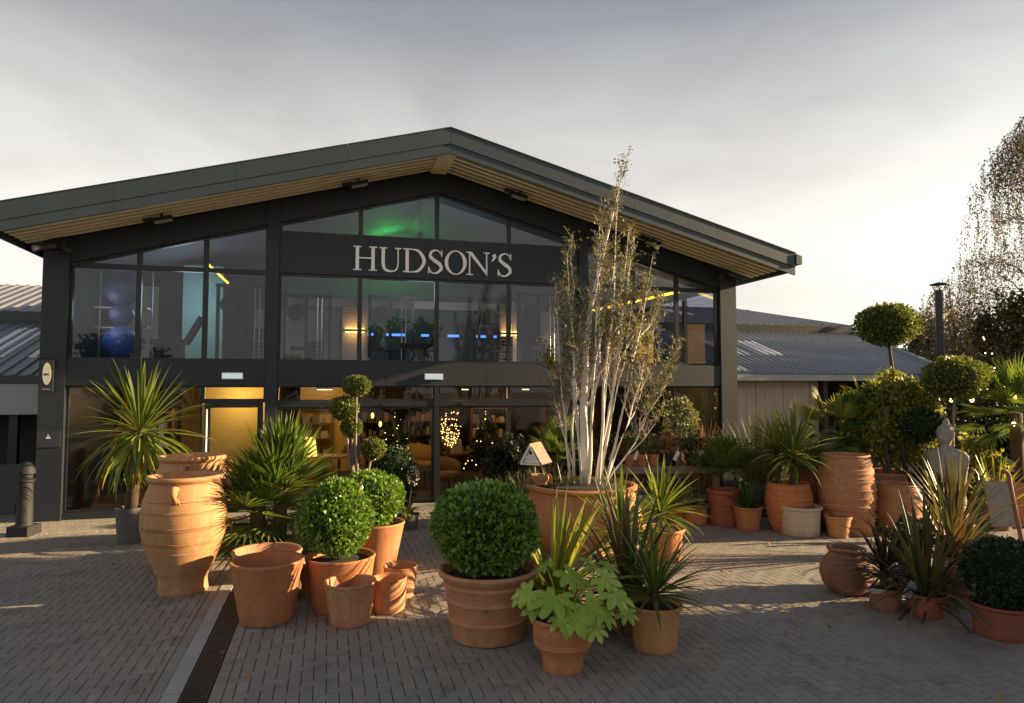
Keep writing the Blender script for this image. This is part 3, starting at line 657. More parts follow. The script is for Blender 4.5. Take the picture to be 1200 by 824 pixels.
# emergency lights on the beam, floodlights in the soffit, cameras in the eave corners
M['exit'] = emit('emergency_light', (.75, .9, .85), .55); M['green_led'] = emit('green_led', (.2, 1, .3), 1.0)
for i, (u, lab) in enumerate(((3.28, 'white emergency light on the beam above the yellow lit door'), (7.2, 'white emergency light on the beam above the sliding doors'))):
    t = thing('emergency_light', lab, 'light', fw(u, .0), FR, 'emergency lights on the beam')
    MB().box(-.19, .19, -.02, .026, 2.575, 2.70).build('light_housing', M['white'], t); MB().box(-.18, .18, -.055, -.02, 2.59, 2.685).build('diffuser', M['exit'], t); MB().box(-.09, -.07, -.06, -.0545, 2.655, 2.67).build('indicator', M['green_led'], t)
for u, lab in ((2.0, 'dark floodlight under the left eave slats near the corner'), (5.55, 'dark floodlight under the left eave slats near the ridge'), (8.9, 'dark floodlight under the right eave slats near the ridge'), (12.0, 'dark floodlight under the right eave slats behind the birch top')):
    sl = math.atan(.266)*(1 if u < AX else -1)
    t = thing('floodlight', lab, 'floodlight', fw(u, -.45, sof(u)-.02), FR, 'floodlights under the slatted eaves'); t.rotation_euler = (0, -sl, FR)
    MB().box(-.12, .22, -.08, .12, -.12, -.05).build('lamp_body', M['black_plastic'], t); MB().box(-.28, -.1, -.05, .1, -.07, -.03).build('driver_box', M['black_plastic'], t); MB().box(.03, .07, -.01, .03, -.05, .02).build('bracket', M['black_plastic'], t); MB().box(-.1, .2, -.075, .115, -.126, -.121).build('lens', M['greypanel'], t)
for u, lab, s in ((.25, 'black camera cluster in the left eave corner above the window', 1), (14.05, 'black camera cluster in the right eave corner above the post', -1)):
    t = thing('security_camera', lab, 'camera', fw(u, -.25, sof(u)-.05), FR, 'security cameras under the eave corners')
    MB().tube([(0, .2, -.1), (0, 0, -.12), (s*-.05, -.12, -.16)], .025, 6).build('arm', M['black_plastic'], t)
    MB().tube([(s*.05, -.08, -.13), (s*-.22, -.28, -.25)], .06, 8).build('camera_body', M['black_plastic'], t); MB().tube([(s*.1, .05, -.1), (s*.3, -.12, -.22)], .05, 8).build('camera_body', M['black_plastic'], t)
    MB().box(-.12, .12, .1, .25, -.16, .0).build('junction_box', M['black_plastic'], t)
# ================================================================== INSIDE: gym upstairs, shop below
def lamp(name, loc, power, col, r=.15):
    l = bpy.data.lights.new(name, 'POINT'); l.energy = power*(.62 if 'shop' in name or 'door' in name else .40); l.color = col; l.shadow_soft_size = r; o = bpy.data.objects.new(name, l); COL.objects.link(o); o.location = loc; return o
M['ballblue'] = plain('blue_vinyl', (.07, .17, .50), .35, 0, .05, 2, 0); M['ballgrey'] = plain('slate_vinyl', (.08, .12, .22), .35, 0, .05, 2, 0)
M['steel'] = plain('steel', (.4, .4, .42), .35, .8, .05, 3, 0); M['gymblack'] = plain('gym_black', (.03, .03, .035), .5)
rk = thing('ball_rack', 'tall grey metal rack holding three exercise balls in the left window', 'rack', fw(1.05, .95, 2.9), FR)
for s in (-.45, .5): MB().tube([(s, .25, 0), (s, .25, 1.9)], .02, 6).build('upright', M['steel'], rk)
for z in (.06, .72, 1.1): 
    MB().tube([(-.45, -.1, z), (.5, -.1, z), (.5, .25, z), (-.45, .25, z), (-.45, -.1, z)], .012, 5).build('shelf_rail', M['steel'], rk)
for z, r, m, lab in ((.39, .34, 'ballblue', 'big blue exercise ball at the bottom of the window rack'), (.96, .235, 'ballgrey', 'smaller grey exercise ball in the middle of the rack'), (1.48, .34, 'ballgrey', 'dark blue exercise ball at the top of the rack under the roof')):
    tag(MB().ball((0, 0, 0), r, r*.98, 28, 18).build('exercise_ball', M[m], None, True, fw(1.08, .92, 2.9+z)), lab, 'exercise ball', 'exercise balls on the window rack')
def rackgym(u, v, lab, n, rz=0):
    t = thing('weight_machine', lab, 'gym machine', fw(u, v, 2.9), FR+rz, 'gym machines upstairs')
    for s in (-.6, -.1, .45): MB().box(s, s+.07, 0, .07, 0, 1.75).build('upright', M['gymblack'], t)
    MB().box(-.62, .55, 0, .08, 1.7, 1.78).build('crossbar', M['gymblack'], t); MB().box(-.5, .4, -.6, .1, .0, .1).build('base', M['gymblack'], t); MB().box(-.4, .0, -.4, -.1, .4, .48).build('seat', M['gymblack'], t)
    for k in range(n): MB().box(-.05+k*.001, .35, .1, .28, .12+k*.09, .19+k*.09).build('weight_plate', M['gymblack'], t)
    for s in (.2, .3): MB().tube([(s, -.05, .1), (s, -.05, 1.7)], .015, 6).build('guide_rod', M['steel'], t)
    MB().lathe([(.001, -.03), (.2, -.03), (.2, .03), (.001, .03)], 18).build('barbell_plate', M['gymblack'], t, loc=(-.3, -.15, 1.3)).rotation_euler = (R(90), 0, 0)
rackgym(3.3, 1.7, 'cable weight machine behind the third upper left window', 8); rackgym(4.6, 3.0, 'weight machine behind the first upper centre window', 6); rackgym(9.3, 2.6, 'weight machine behind the third upper centre window', 8); rackgym(10.0, 1.4, 'weight machine behind the upper window left of the birch', 5); rackgym(11.5, 2.2, 'weight machine in the upper right room behind the birch', 5); rackgym(6.6, 2.8, 'low weight machine behind the second upper centre window', 4)
for u, lab in ((1.95, 'dark padded bench in the second upper left window'), (6.9, 'dark padded bench in the upper centre window')):
    t = thing('gym_bench', lab, 'bench', fw(u, .9, 2.9), FR, 'padded benches upstairs'); MB().box(-.3, .35, -.15, .15, .38, .48).build('seat', M['gymblack'], t)
    p = MB().box(-.05, .05, -.15, .15, 0, .6).build('backrest', M['gymblack'], t); p.location = (.33, 0, .42); p.rotation_euler = (0, .5, 0)
    for s in (-.22, .25): MB().box(s-.03, s+.03, -.14, .14, 0, .38).build('leg', M['gymblack'], t)
M['amber'] = emit('amber_strip', (1, .55, .12), 9); M['yellowled'] = emit('yellow_strip', (1, .62, .03), 3.2); M['blueled'] = emit('blue_strip', (.10, .32, 1), 1.7)
for u, lab in ((5.72, 'amber wall light glowing behind the left upper centre window'), (9.9, 'amber wall light glowing behind the third upper centre window')):
    t = thing('wall_light', lab, 'wall light', fw(u, 3.93, 3.9), FR, 'amber wall lights upstairs')
    MB().box(-.25, .25, -.04, .05, -.035, .035).build('light_body', M['gymblack'], t)
    for z in (-.05, .037): MB().box(-.24, .24, -.03, .045, z, z+.013).build('glow_strip', M['amber'], t)
    for z in (-.12, .12): o = lamp('wall_light_glow', fw(u, 3.8, 3.9+z), 2.2, (1, .5, .1), .05)
for u, v, w, lab in ((6.1, 3.6, .14, 'first'), (6.75, 3.6, .5, 'second'), (7.5, 3.6, .2, 'third'), (8.25, 3.6, .3, 'fourth'), (9.0, 3.6, .26, 'fifth'), (9.45, 3.6, .2, 'sixth')):
    tag(MB().box(-w/2, w/2, -.02, .02, -.03, .03).build('blue_light_strip', M['blueled'], None, False, fw(u, v, 3.78)), 'short blue light strip upstairs, %s from the left' % lab, 'light strip', 'blue light strips upstairs').rotation_euler = (0, 0, FR)
tag(MB().tube([fw(2.55, 1.2, 5.05), fw(3.0, 1.25, 4.62)], .022, 6).build('diagonal_light_strip', M['yellowled'], None), 'yellow diagonal light strip in the upper left window', 'light strip')
tag(MB().tube([fw(11.15, 2.6, 4.3), fw(14.0, 2.0, 4.95)], .035, 6).build('ceiling_light_strip', M['yellowled'], None), 'yellow ceiling light strip in the upper right window', 'light strip')
pd = thing('pendant_lamp', 'dark pendant lamp hanging in the green lit gable window', 'lamp', fw(7.0, .85, 5.6), FR)
MB().tube([(0, 0, .25), (0, 0, 1.1)], .008, 5).build('cord', M['gymblack'], pd); MB().lathe([(.17, 0), (.16, .03), (.07, .10), (.07, .24), (.03, .28), (.001, .28)], 20).build('lamp_shade', plain('zinc_shade', (.16, .17, .19), .35, .6), pd, True)
MB().ball((0, 0, .02), .05).build('bulb', emit('dim_bulb', (1, .95, .8), 2), pd, True)
lamp('green_ceiling_glow', fw(6.7, 4.7, 6.25), 34, (.05, 1, .12), .1); lamp('gym_fill_light', fw(.75, .5, 3.9), 5, (.8, .9, 1), .3); lamp('gym_fill_light', fw(2.2, 2.2, 4.35), 26, (.8, .95, 1), .4); lamp('gym_fill_light', fw(7.2, 1.6, 4.75), 30, (.85, .92, 1), .5); lamp('gym_fill_light', fw(12.6, 2.0, 4.2), 9, (1, .85, .6), .4)  # the gym lamp beside the rack is added to brighten the exercise balls
# shop below
lamp('shop_light', fw(1.7, 3.3, 2.1), 16, (1, .55, .2), .2); lamp('door_light', fw(3.3, .9, 2.25), 21, (1, .72, .3), .2); lamp('shop_light', fw(5.0, 4.6, 2.2), 28, (1, .66, .28), .2); lamp('shop_light', fw(8.2, 2.6, 2.2), 16, (1, .62, .25), .2); lamp('shop_light', fw(9.6, 4.2, 2.2), 18, (1, .62, .25), .2); lamp('shop_light', fw(12.6, 3.2, 2.2), 14, (1, .55, .2), .2)
def shelf(u, v, w, h, lab, mat='brownwood'):
    t = thing('shelf_unit', lab, 'shelf', fw(u, v), FR, 'shelves inside the shop')
    for s in (-w/2, w/2-.04): MB().box(s, s+.04, 0, .4, 0, h).build('side_panel', M[mat], t)
    n = 5
    for k in range(n): MB().box(-w/2+.04, w/2-.04, 0, .4, .1+k*(h-.2)/(n-1), .13+k*(h-.2)/(n-1)).build('shelf', M[mat], t)
    cs = [(.5, .1, .05), (.45, .35, .1), (.15, .25, .12), (.5, .45, .35), (.3, .12, .2)]
    mb = MB()
    for k in range(n-1):
        x = -w/2+.08
        while x < w/2-.15:
            ww = random.uniform(.08, .2); hh = random.uniform(.1, .28); mb.box(x, x+ww, .08, .3, .131+k*(h-.2)/(n-1), .131+k*(h-.2)/(n-1)+hh); x += ww+random.uniform(.01, .1)
    tag(mb.build('shelf_goods', GOODS, t), kind='stuff')
m, nt, b = new_mat('mixed_goods'); nt.links.new(ramp(nt, rnd_node(nt), [(.35, .08, .04), (.42, .33, .12), (.08, .07, .06), (.5, .45, .35), (.25, .12, .08)]), b.inputs['Base Color']); GOODS = m
shelf(4.75, 5.9, .9, 1.9, 'dark shelf unit with pale goods behind the left shop window'); shelf(6.4, 6.6, 1.3, 1.9, 'goods shelf at the back of the shop behind the left sliding door'); shelf(8.2, 6.8, 1.5, 1.9, 'goods shelf at the back of the shop behind the right sliding door'); shelf(9.7, 5.4, 1.2, 1.9, 'goods shelf inside the shop behind the grey birdhouse'); shelf(12.0, 5.0, 1.6, 1.9, 'goods shelf inside the shop behind the pot bench'); shelf(1.0, 3.8, 1.0, 1.9, 'goods shelf inside the shop behind the far left window')
M['orangewood'] = plain('orange_timber', (.45, .13, .04), .5, 0, .2, 4, 0)
t = thing('easel', 'orange wooden easel frame inside the far left shop window', 'easel', fw(1.0, 1.3), FR)
for a, b in (((-.45, 0, 0), (.1, .2, 2.3)), ((.45, 0, 0), (.0, .2, 2.3)), ((.1, .7, 0), (.05, .2, 2.2))): MB().tube([a, b], .035, 6).build('leg', M['orangewood'], t)
MB().box(-.3, .3, .0, .05, .75, .81).build('crossbar', M['orangewood'], t); MB().box(-.38, .38, .05, .09, 1.5, 1.56).build('crossbar', M['orangewood'], t)
t = thing('display_ladder', 'pale timber display ladder inside the far left shop window', 'ladder', fw(1.55, 1.4), FR)
for s in (-.2, .2): MB().box(s-.04, s+.04, -.02, .02, .3, 1.75).build('rail', M['white'], t)
for k in range(4): MB().box(-.16, .16, -.02, .02, .4+k*.38, .44+k*.38).build('rung', M['dark'], t)
def table(name, lab, u, v, w, d, h, mat):
    t = thing(name, lab, 'table', fw(u, v), FR, 'tables inside the shop'); MB().box(-w/2, w/2, -d/2, d/2, h-.05, h).build('tabletop', M[mat], t)
    for s in (-1, 1):
        for q in (-1, 1): MB().box(s*(w/2-.06)-.03, s*(w/2-.06)+.03, q*(d/2-.06)-.03, q*(d/2-.06)+.03, 0, h-.05).build('leg', M[mat], t)
table('display_table', 'warm brown wooden table behind the cloud pruned topiary', 5.3, 2.3, 1.3, .8, .85, 'orangewood')
M['lampshade'] = emit('lit_lamp_shade', (1, .62, .10), 2.6)
t = thing('table_lamp', 'table lamp with glowing yellow shade behind the left shop window', 'lamp', fw(4.62, 1.7), FR)
MB().lathe([(.001, .0), (.16, 0), (.16, .02), (.025, .04), (.02, .9), (.001, .9)], 16).build('lamp_base', M['gymblack'], t, True); MB().lathe([(.24, .9), (.19, 1.3)], 24).build('lamp_shade', M['lampshade'], t, True)
M['yellowfab'] = plain('mustard_fabric', (.42, .23, .03), .8, 0, .15, 6, .1)
def tub(u, v, lab, rz=0, s=1):
    t = thing('tub_chair', lab, 'chair', fw(u, v), FR+rz, 'mustard chairs inside the shop'); t.scale = (s, s, s)
    MB().lathe([(.001, .38), (.26, .38), (.33, .46), (.33, .52), (.2, .55), (.001, .55)], 20).build('seat', M['yellowfab'], t, True)
    V = []; F = []; n = 14
    for i in range(n+1):
        a = R(200)*i/n-R(10); hh = .72+.16*math.sin(math.pi*i/n)
        for r, z in ((.33, .45), (.40, hh), (.36, hh+.02), (.30, .5)): V.append((r*math.cos(a), r*math.sin(a), z))
    for i in range(n):
        for k in range(4): F.append((i*4+k, (i+1)*4+k, (i+1)*4+(k+1) % 4, i*4+(k+1) % 4))
    F += [(0, 1, 2, 3), (n*4+3, n*4+2, n*4+1, n*4)]
    MB().add(V, F).build('backrest', M['yellowfab'], t, True)
    for x in (-.2, .2):
        for y in (-.2, .2): MB().tube([(x*.7, y*.7, .4), (x, y, 0)], .015, 6).build('leg', M['gymblack'], t)
tub(6.75, 2.0, 'mustard tub chair behind the left sliding door', 0, .85); tub(7.75, 1.5, 'mustard tub chair behind the right sliding door', .4, .9); tub(7.25, 2.5, 'mustard tub chair deepest inside behind the door post', .2, 1.15)
M['fairy'] = emit('fairy_bulb', (1, .55, .14), 9); M['filament'] = emit('filament_bulb', (1, .35, .06), 9)
t = thing('lit_twig_tree', 'small bare twig tree covered in fairy lights behind the right sliding door', 'light tree', fw(7.9, 2.2), FR)
MB().tube([(0, 0, 0), (0, 0, .8)], .02, 6).build('trunk', M['twig'], t)
mb = MB(); tw = MB()
for i in range(22):
    a = i*2.4; e = Vector((math.cos(a)*random.uniform(.15, .4), math.sin(a)*random.uniform(.15, .4), random.uniform(1.2, 1.9))); tw.tube([(0, 0, .75), (e.x*.4, e.y*.4, 1.1), e], [.01, .007, .004], 4)
    for q in range(5): mb.ball(Vector((0, 0, .9)).lerp(e, .3+.17*q)+Vector((random.uniform(-.05, .05), random.uniform(-.05, .05), 0)), .011, None, 5, 4)
tag(tw.build('twigs', M['twig'], t), kind='stuff'); tag(mb.build('fairy_lights', M['fairy'], t), kind='stuff')
for u, v, z, lab in ((6.15, 3.2, 1.72, 'left of two small filament bulbs hanging behind the left sliding door'), (6.35, 3.3, 1.5, 'right and lower of two small filament bulbs behind the left sliding door')):
    t = thing('filament_bulb', lab, 'bulb', fw(u, v, z), FR, 'filament bulbs inside the shop'); MB().ball((0, 0, 0), .035, .07, 10, 8).build('bulb', M['filament'], t, True); MB().tube([(0, 0, .06), (0, 0, 2.45-z)], .006, 5).build('cord', M['gymblack'], t)
M['warmlamp'] = emit('warm_downlight', (1, .6, .2), 4)
for i, (u, v, lab) in enumerate(((5.0, 1.5, 'square amber ceiling light above the left shop window'), (8.1, 1.2, 'small amber ceiling light above the right sliding door'), (9.6, 1.4, 'small amber ceiling light behind the window right of the sliding doors'))):
    w = .17 if i == 0 else .07
    t = thing('ceiling_lamp', lab, 'ceiling light', fw(u, v, 2.36), FR, 'amber ceiling lights in the shop'); MB().box(-w, w, -w, w, .02, .1).build('housing', M['gymblack'], t); MB().box(-w*.95, w*.95, -w*.95, w*.95, 0, .02).build('diffuser', M['warmlamp'], t)
m_goods = [(5.9, 5.2), (8.8, 4.8)]
for k, (u, v, lab) in enumerate(((9.0, 3.0, 'christmas tree with tiny lights deep inside the shop right of the sliding doors'), (6.9, 5.2, 'christmas tree with tiny lights deep inside the shop left of the door post'))):
    t = thing('christmas_tree', lab, 'christmas tree', fw(u, v), FR, 'lit trees inside the shop'); MB().tube([(0, 0, 0), (0, 0, 1.7)], [.05, .02], 6).build('trunk', M['bark'], t)
    n = 2500; zz = RNG.random(n)**1.3*1.5; rr = (.55*(1-zz/1.55))*RNG.random(n)**.4; aa = RNG.random(n)*6.283; P = np.stack([rr*np.cos(aa), rr*np.sin(aa), .35+zz], 1); V, F = leaves_at(P, np.stack([np.cos(aa), np.sin(aa), -.3+0*aa], 1), .09)
    tag(link('foliage', mesh_np('foliage', V, F, M['shrubdark']), t), kind='stuff'); mb = MB()
    for i in range(34):
        z = random.random()**1.3*1.45; r = .57*(1-z/1.55); a = random.random()*6.28; mb.ball((r*math.cos(a), r*math.sin(a), .36+z), .012, None, 5, 4)
    tag(mb.build('fairy_lights', M['fairy'], t), kind='stuff')

GV = MB()
for u, v, w, d, lab in ((9.7, 1.7, 1.1, .6, 'low display table of stock behind the window right of the sliding doors'), (5.9, 3.5, 1.2, .6, 'display table of stock behind the left sliding door'), (8.6, 3.6, 1.2, .6, 'display table of stock deep inside behind the right sliding door'), (11.5, 1.7, 1.2, .6, 'display table of stock behind the birch'), (12.9, 2.4, 1.2, .6, 'display table of stock in the shop behind the olive tree')):
    table('display_table', lab, u, v, w, d, .72, 'brownwood')
    for k in range(26):
        x = u+random.uniform(-w/2+.1, w/2-.1); y = v+random.uniform(-d/2+.08, d/2-.08); a = random.uniform(.03, .08); h_ = random.uniform(.08, .42); GV.box(x-a, x+a, y-a, y+a, .7215, .7215+h_)
g_ = GV.build('table_stock', GOODS); g_.location = FO; g_.rotation_euler = (0, 0, FR); tag(g_, 'assorted boxes and jars piled on the shop display tables', 'stock', None, 'stuff')
# ================================================================== SIDE WINGS
def ribbed_roof(name, parent, P00, P10, P11, P01, n, mat, h=.035, t=.05):
    """trapezoid ribbed sheet from the lower edge P00-P10 to the upper edge P01-P11 (facade frame)"""
    A0, A1, B1, B0 = (Vector(p) for p in (P00, P10, P11, P01)); V = []; F = []; prof = [(0, 0), (.55, 0), (.66, h), (.89, h), (1.0, 0)]
    up = (A1-A0).cross(B0-A0).normalized()
    if up.z < 0: up = -up
    rows = []
    for i in range(n):
        for k, (s, z) in enumerate(prof[:-1]): rows.append(((i+s)/n, z))
    rows.append((1, 0))
    for f, z in rows: V += [A0.lerp(A1, f)+up*z, B0.lerp(B1, f)+up*z, A0.lerp(A1, f)-up*t, B0.lerp(B1, f)-up*t]
    m = len(rows)
    for i in range(m-1):
        a, b = 4*i, 4*i+4; F += [(a, b, b+1, a+1), (a+2, a+3, b+3, b+2), (a, a+2, b+2, b), (a+1, b+1, b+3, a+3)]
    F += [(0, 1, 3, 2), (4*m-4, 4*m-2, 4*m-1, 4*m-3)]
    return MB().add(V, F).build(name, mat, parent)
def sheets(parent, P00, P10, P11, P01, ncol, nrib, mat):
    A0, A1, B1, B0 = (Vector(p) for p in (P00, P10, P11, P01))
    for i in range(ncol): ribbed_roof('roof_sheet', parent, A0.lerp(A1, i/ncol+.0002), A0.lerp(A1, (i+1)/ncol-.0002), B0.lerp(B1, (i+1)/ncol-.0002), B0.lerp(B1, i/ncol+.0002), nrib, mat)
def rooflight(parent, P00, P10, P11, P01, a, b, t0, t1, nrib):
    A0, A1, B1, B0 = (Vector(p)+Vector((0, 0, .012)) for p in (P00, P10, P11, P01))
    q = lambda f, t: A0.lerp(A1, f).lerp(B0.lerp(B1, f), t)
    ribbed_roof('rooflight', parent, q(a, t0), q(b, t0), q(b, t1), q(a, t1), nrib, M['rooflight'], .036, .006)
RWg = thing('side_wing', 'low grey metal roofed wing with pale boards and rooflights right of the glass front', 'building', FO, FR)
r1 = ((14.42, 3.0, 2.80), (24.0, 3.0, 2.84), (26.2, 9.5, 4.64), (14.42, 9.5, 4.60))
sheets(RWg, *r1, 9, 5, M['metalroof'])
for a, b in ((.02, .09), (.31, .385), (.43, .505)): rooflight(RWg, *r1, a, b, .36, .70, 3)
rooflight(RWg, *r1, .19, .26, .05, .12, 3)
r2 = ((14.42, 9.7, 4.96), (26.3, 9.7, 5.0), (23.2, 13.8, 6.12), (14.42, 13.8, 6.08)); sheets(RWg, *r2, 6, 4, M['metalroof'])
rooflight(RWg, *r2, .45, .53, .45, .75, 4)
MB().box(14.42, 26.3, 9.52, 9.68, 4.62, 4.93).build('step_gutter', M['frame'], RWg)
MB().box(14.42, 24.05, 2.88, 3.0, 2.62, 2.79).build('gutter', M['greypanel'], RWg)
MB().add([(23.98, 2.95, 2.70), (24.12, 2.95, 2.72), (26.34, 9.6, 4.55), (26.2, 9.6, 4.53), (23.98, 2.95, 2.95), (24.12, 2.95, 2.97), (26.34, 9.6, 4.80), (26.2, 9.6, 4.78)], [(0, 3, 2, 1), (4, 5, 6, 7), (0, 1, 5, 4), (1, 2, 6, 5), (2, 3, 7, 6), (3, 0, 4, 7)]).build('verge_trim', M['greypanel'], RWg)
for i in range(16): MB().box(14.45+i*.31, 14.45+i*.31+.298, 3.4+.004*(i % 3), 3.46, 0, 2.7).build('cladding_board', M['boards'], RWg)
MB().box(19.45, 23.8, 6.0, 6.1, 0, 2.7).build('back_wall', M['brownboards'], RWg)
for u in (19.5, 21.6, 23.7): MB().box(u-.07, u+.07, 3.2, 3.34, 0, 2.7).build('timber_post', M['brownboards'], RWg)
MB().box(14.45, 24.0, 3.35, 13.6, 2.66, 2.70).build('soffit_board', M['brownboards'], RWg)
MB().box(23.9, 24.0, 3.4, 13.6, 0, 2.7).build('side_wall', M['brownboards'], RWg)
MB().box(14.45, 24.0, 13.55, 13.7, 0, 6.05).build('back_wall', M['brownboards'], RWg)
LW = thing('side_wing', 'low metal roofed wing with pale grey fascia at the left edge', 'building', FO, FR)
l1 = ((-9, 2.1, 2.66), (-.02, 2.1, 2.66), (-.02, 6.2, 4.06), (-9, 6.2, 4.06)); sheets(LW, *l1, 8, 4, M['metalroof'])
for a in (.60, .72, .84, .93): rooflight(LW, *l1, a, a+.075, .30 if a < .9 else .5, .88, 3)
l2 = ((-9, 6.5, 4.42), (-.02, 6.5, 4.42), (-.02, 10.2, 5.6), (-9, 10.2, 5.6)); sheets(LW, *l2, 8, 4, M['metalroof'])
MB().box(-9, -.03, 6.22, 6.48, 4.0, 4.40).build('step_gutter', M['fascia'], LW)
MB().box(-9, -.03, 1.96, 2.1, 2.50, 2.66).build('gutter', M['fascia'], LW)
for i in range(4): MB().box(-9+i*2.24+.003, -9+(i+1)*2.24-.003, 2.0, 2.1, 1.86, 2.49).build('fascia_panel', M['greypanel'], LW)
MB().box(-9, -.03, 3.6, 3.7, 0, 2.6).build('back_wall', M['dark'], LW)
MB().box(-9, -.03, 2.12, 9.9, 2.5, 2.54).build('soffit_board', M['dark'], LW)
for u in (-1.2, -4): MB().box(u-.08, u+.08, 2.15, 2.3, 0, 2.5).build('post', M['frame'], LW)
MB().box(-9, -.03, 10.0, 10.1, 0, 5.5).build('back_wall', M['dark'], LW)
# flue pipe with a rain cap
f = at_depth(1103, 420, 20.5); fl = thing('flue_pipe', 'tall black flue pipe with a rain cap rising beside the round topiary', 'chimney', (f.x, f.y, 0))
MB().tube([(0, 0, 0), (0, 0, 5.35)], .12, 14).build('pipe', M['black_plastic'], fl); MB().lathe([(.26, 5.52), (.25, 5.54), (.02, 5.60), (.001, 5.6)], 16).build('rain_cap', M['black_plastic'], fl, True)
for a in range(3): MB().tube([(.11*math.cos(a*2.1), .11*math.sin(a*2.1), 5.3), (.2*math.cos(a*2.1), .2*math.sin(a*2.1), 5.53)], .012, 4).build('cap_strut', M['black_plastic'], fl)
for z in (2.6, 4.2): MB().lathe([(.13, z), (.13, z+.05), (.001, z+.05)], 14).build('joint_band', M['grate'], fl, True)
# black bollard at the left corner
p = ground(28, 627); bo = thing('bollard', 'black cast bollard with domed top at the left corner of the building', 'bollard', (p.x, p.y, 0))
MB().box(-.17, .17, -.17, .17, 0, .16).build('foot', M['dark'], bo)
MB().lathe([(.13, .16), (.12, .2), (.11, .85), (.13, .87), (.13, .9), (.10, .92), (.10, .98), (.135, 1.0), (.13, 1.06), (.10, 1.13), (.05, 1.18), (.001, 1.19)], 20).build('shaft', M['dark'], bo, True, auto=True)
p = at_depth(5, 600, 13.1); ab = thing('pavement_board', 'pale leaning display board, coloured dark for the shade under the left wing', 'board', (p.x-.15, p.y, 0), .3)
o = MB().box(-.3, .3, -.02, .02, 0, .95).build('board_panel', M['frame'], ab); o.rotation_euler = (-.25, 0, 0); o = MB().box(-.3, .3, -.02, .02, 0, .93).build('back_panel', M['dark'], ab); o.rotation_euler = (.25, 0, 0); o.location = (0, .5, 0)  # pale board in a dark material, the wing's shade put into its colour
# ================================================================== BIG POTS AND PLANTS, LEFT
def urn(name, label, x, yb, wb, yr, wr, group):
    P = Pot.__new__(Pot); d = ground(x, yb).y/FOC; rb = wb/2*d; g = ground(x, yb); c = g+Vector((g.x, g.y, 0)).normalized()*rb; s = c.y/FOC; h = at_depth(x, yr, c.y).z; rr = wr/2*s
    t = thing(name, label, 'urn', (c.x, c.y, 0), 0, group)
    base = [(rb, 0), (rb*1.02, .02), (rb*.985, .06*h), (rb*.97, .11*h), (rb*1.06, .16*h)]
    mx = rr*1.16; prof = []
    for z in [.17+.76*i/70 for i in range(71)]:
        q = (z-.16)/(.93-.16); r = rb*1.06+(mx-rb*1.06)*math.sin(min(1, q/.62)*math.pi/2)**1.0 if q < .62 else mx-(mx-rr*.94)*((q-.62)/.38)**1.7
        prof.append([r, z*h])
    out = base+[(r, z) for r, z in prof]
    rb_ = [.185, .20, .36, .37, .44, .452, .56, .572, .584, .70, .712, .80]
    fin = []
    for r, z in out:
        fin.append((r, z))
    for q in rb_:
        z = q*h; k = max(i for i, (r, zz) in enumerate(fin) if zz <= z); r = fin[k][0]+(fin[k+1][0]-fin[k][0])*(z-fin[k][1])/(fin[k+1][1]-fin[k][1])
        fin += [(r, z-.006), (r+.006, z-.002), (r+.006, z+.002), (r, z+.006)]; fin.sort(key=lambda a: a[1])
    fin += [(rr*.95, .945*h), (rr*1.0, .955*h), (rr*1.035, .975*h), (rr*1.02, .992*h), (rr*.98, h), (rr*.9, h-.006), (rr*.84, .93*h), (rr*.8, .6*h)]
    MB().lathe(fin, 72, wob=.004).build('body', M['terra_urn'], t, True, auto=True)
    for k in range(3):
        a = R(-78+k*118); z = .86*h; k2 = max(i for i, (r, zz) in enumerate(fin[:-6]) if zz <= z); r = fin[k2][0]; dx, dy = math.cos(a), math.sin(a)
        mb = MB(); mb.tube([(dx*(r-.02), dy*(r-.02), z+.06), (dx*(r+.06), dy*(r+.06), z+.075), (dx*(r+.085), dy*(r+.085), z+.02), (dx*(r+.05), dy*(r+.05), z-.05), (dx*(r-.005), dy*(r-.005), z-.10)], [.04, .045, .04, .035, .03], 8)
        for s in (-.035, .0, .035): mb.tube([(dx*(r+.03)-dy*s*.6, dy*(r+.03)+dx*s*.6, z-.03), (dx*(r+.008)-dy*s*1.5, dy*(r+.008)+dx*s*1.5, z-.13)], [.018, .012], 6)
        mb.build('lug_handle', M['terra_urn'], t, True)
    return t
urn('terracotta_urn', 'tall golden terracotta urn with three lug handles in front of the other urn', 214, 699, 55, 556, 80, 'tall terracotta urns')
urn('terracotta_urn', 'tall terracotta urn half hidden behind the front urn, rim rising above it', 223, 668, 50, 533, 72, 'tall terracotta urns')
def trunk(parent, P, rad, mat='palmbark', name='trunk', seg=9): return MB().tube(P, rad, seg).build(name, M[mat], parent, True)
# cordyline tree in the grey pot at the left windows
P = Pot('potted_cordyline', 'tall spiky green cordyline in a grey pot by the far left window', 'potted plant', 152, 638, 26, 594, 32, 'smooth', 'greypot', group='potted cordylines')
hz = P.z(502); x0 = P.x(166)
trunk(P.t, [(0, 0, P.top), (x0*.5, 0, (P.top+hz)/2), (x0, 0, hz)], [.10, .085, .07])
spiky(P.t, (x0, 0, hz), 150, 1.22, .06, 88, -62, (.15, 1.25), M['cord'], True, spread=.05)
spiky(P.t, (x0, 0, hz-.1), 16, .85, .05, -55, -85, (.1, .5), M['deadleaf'], True)
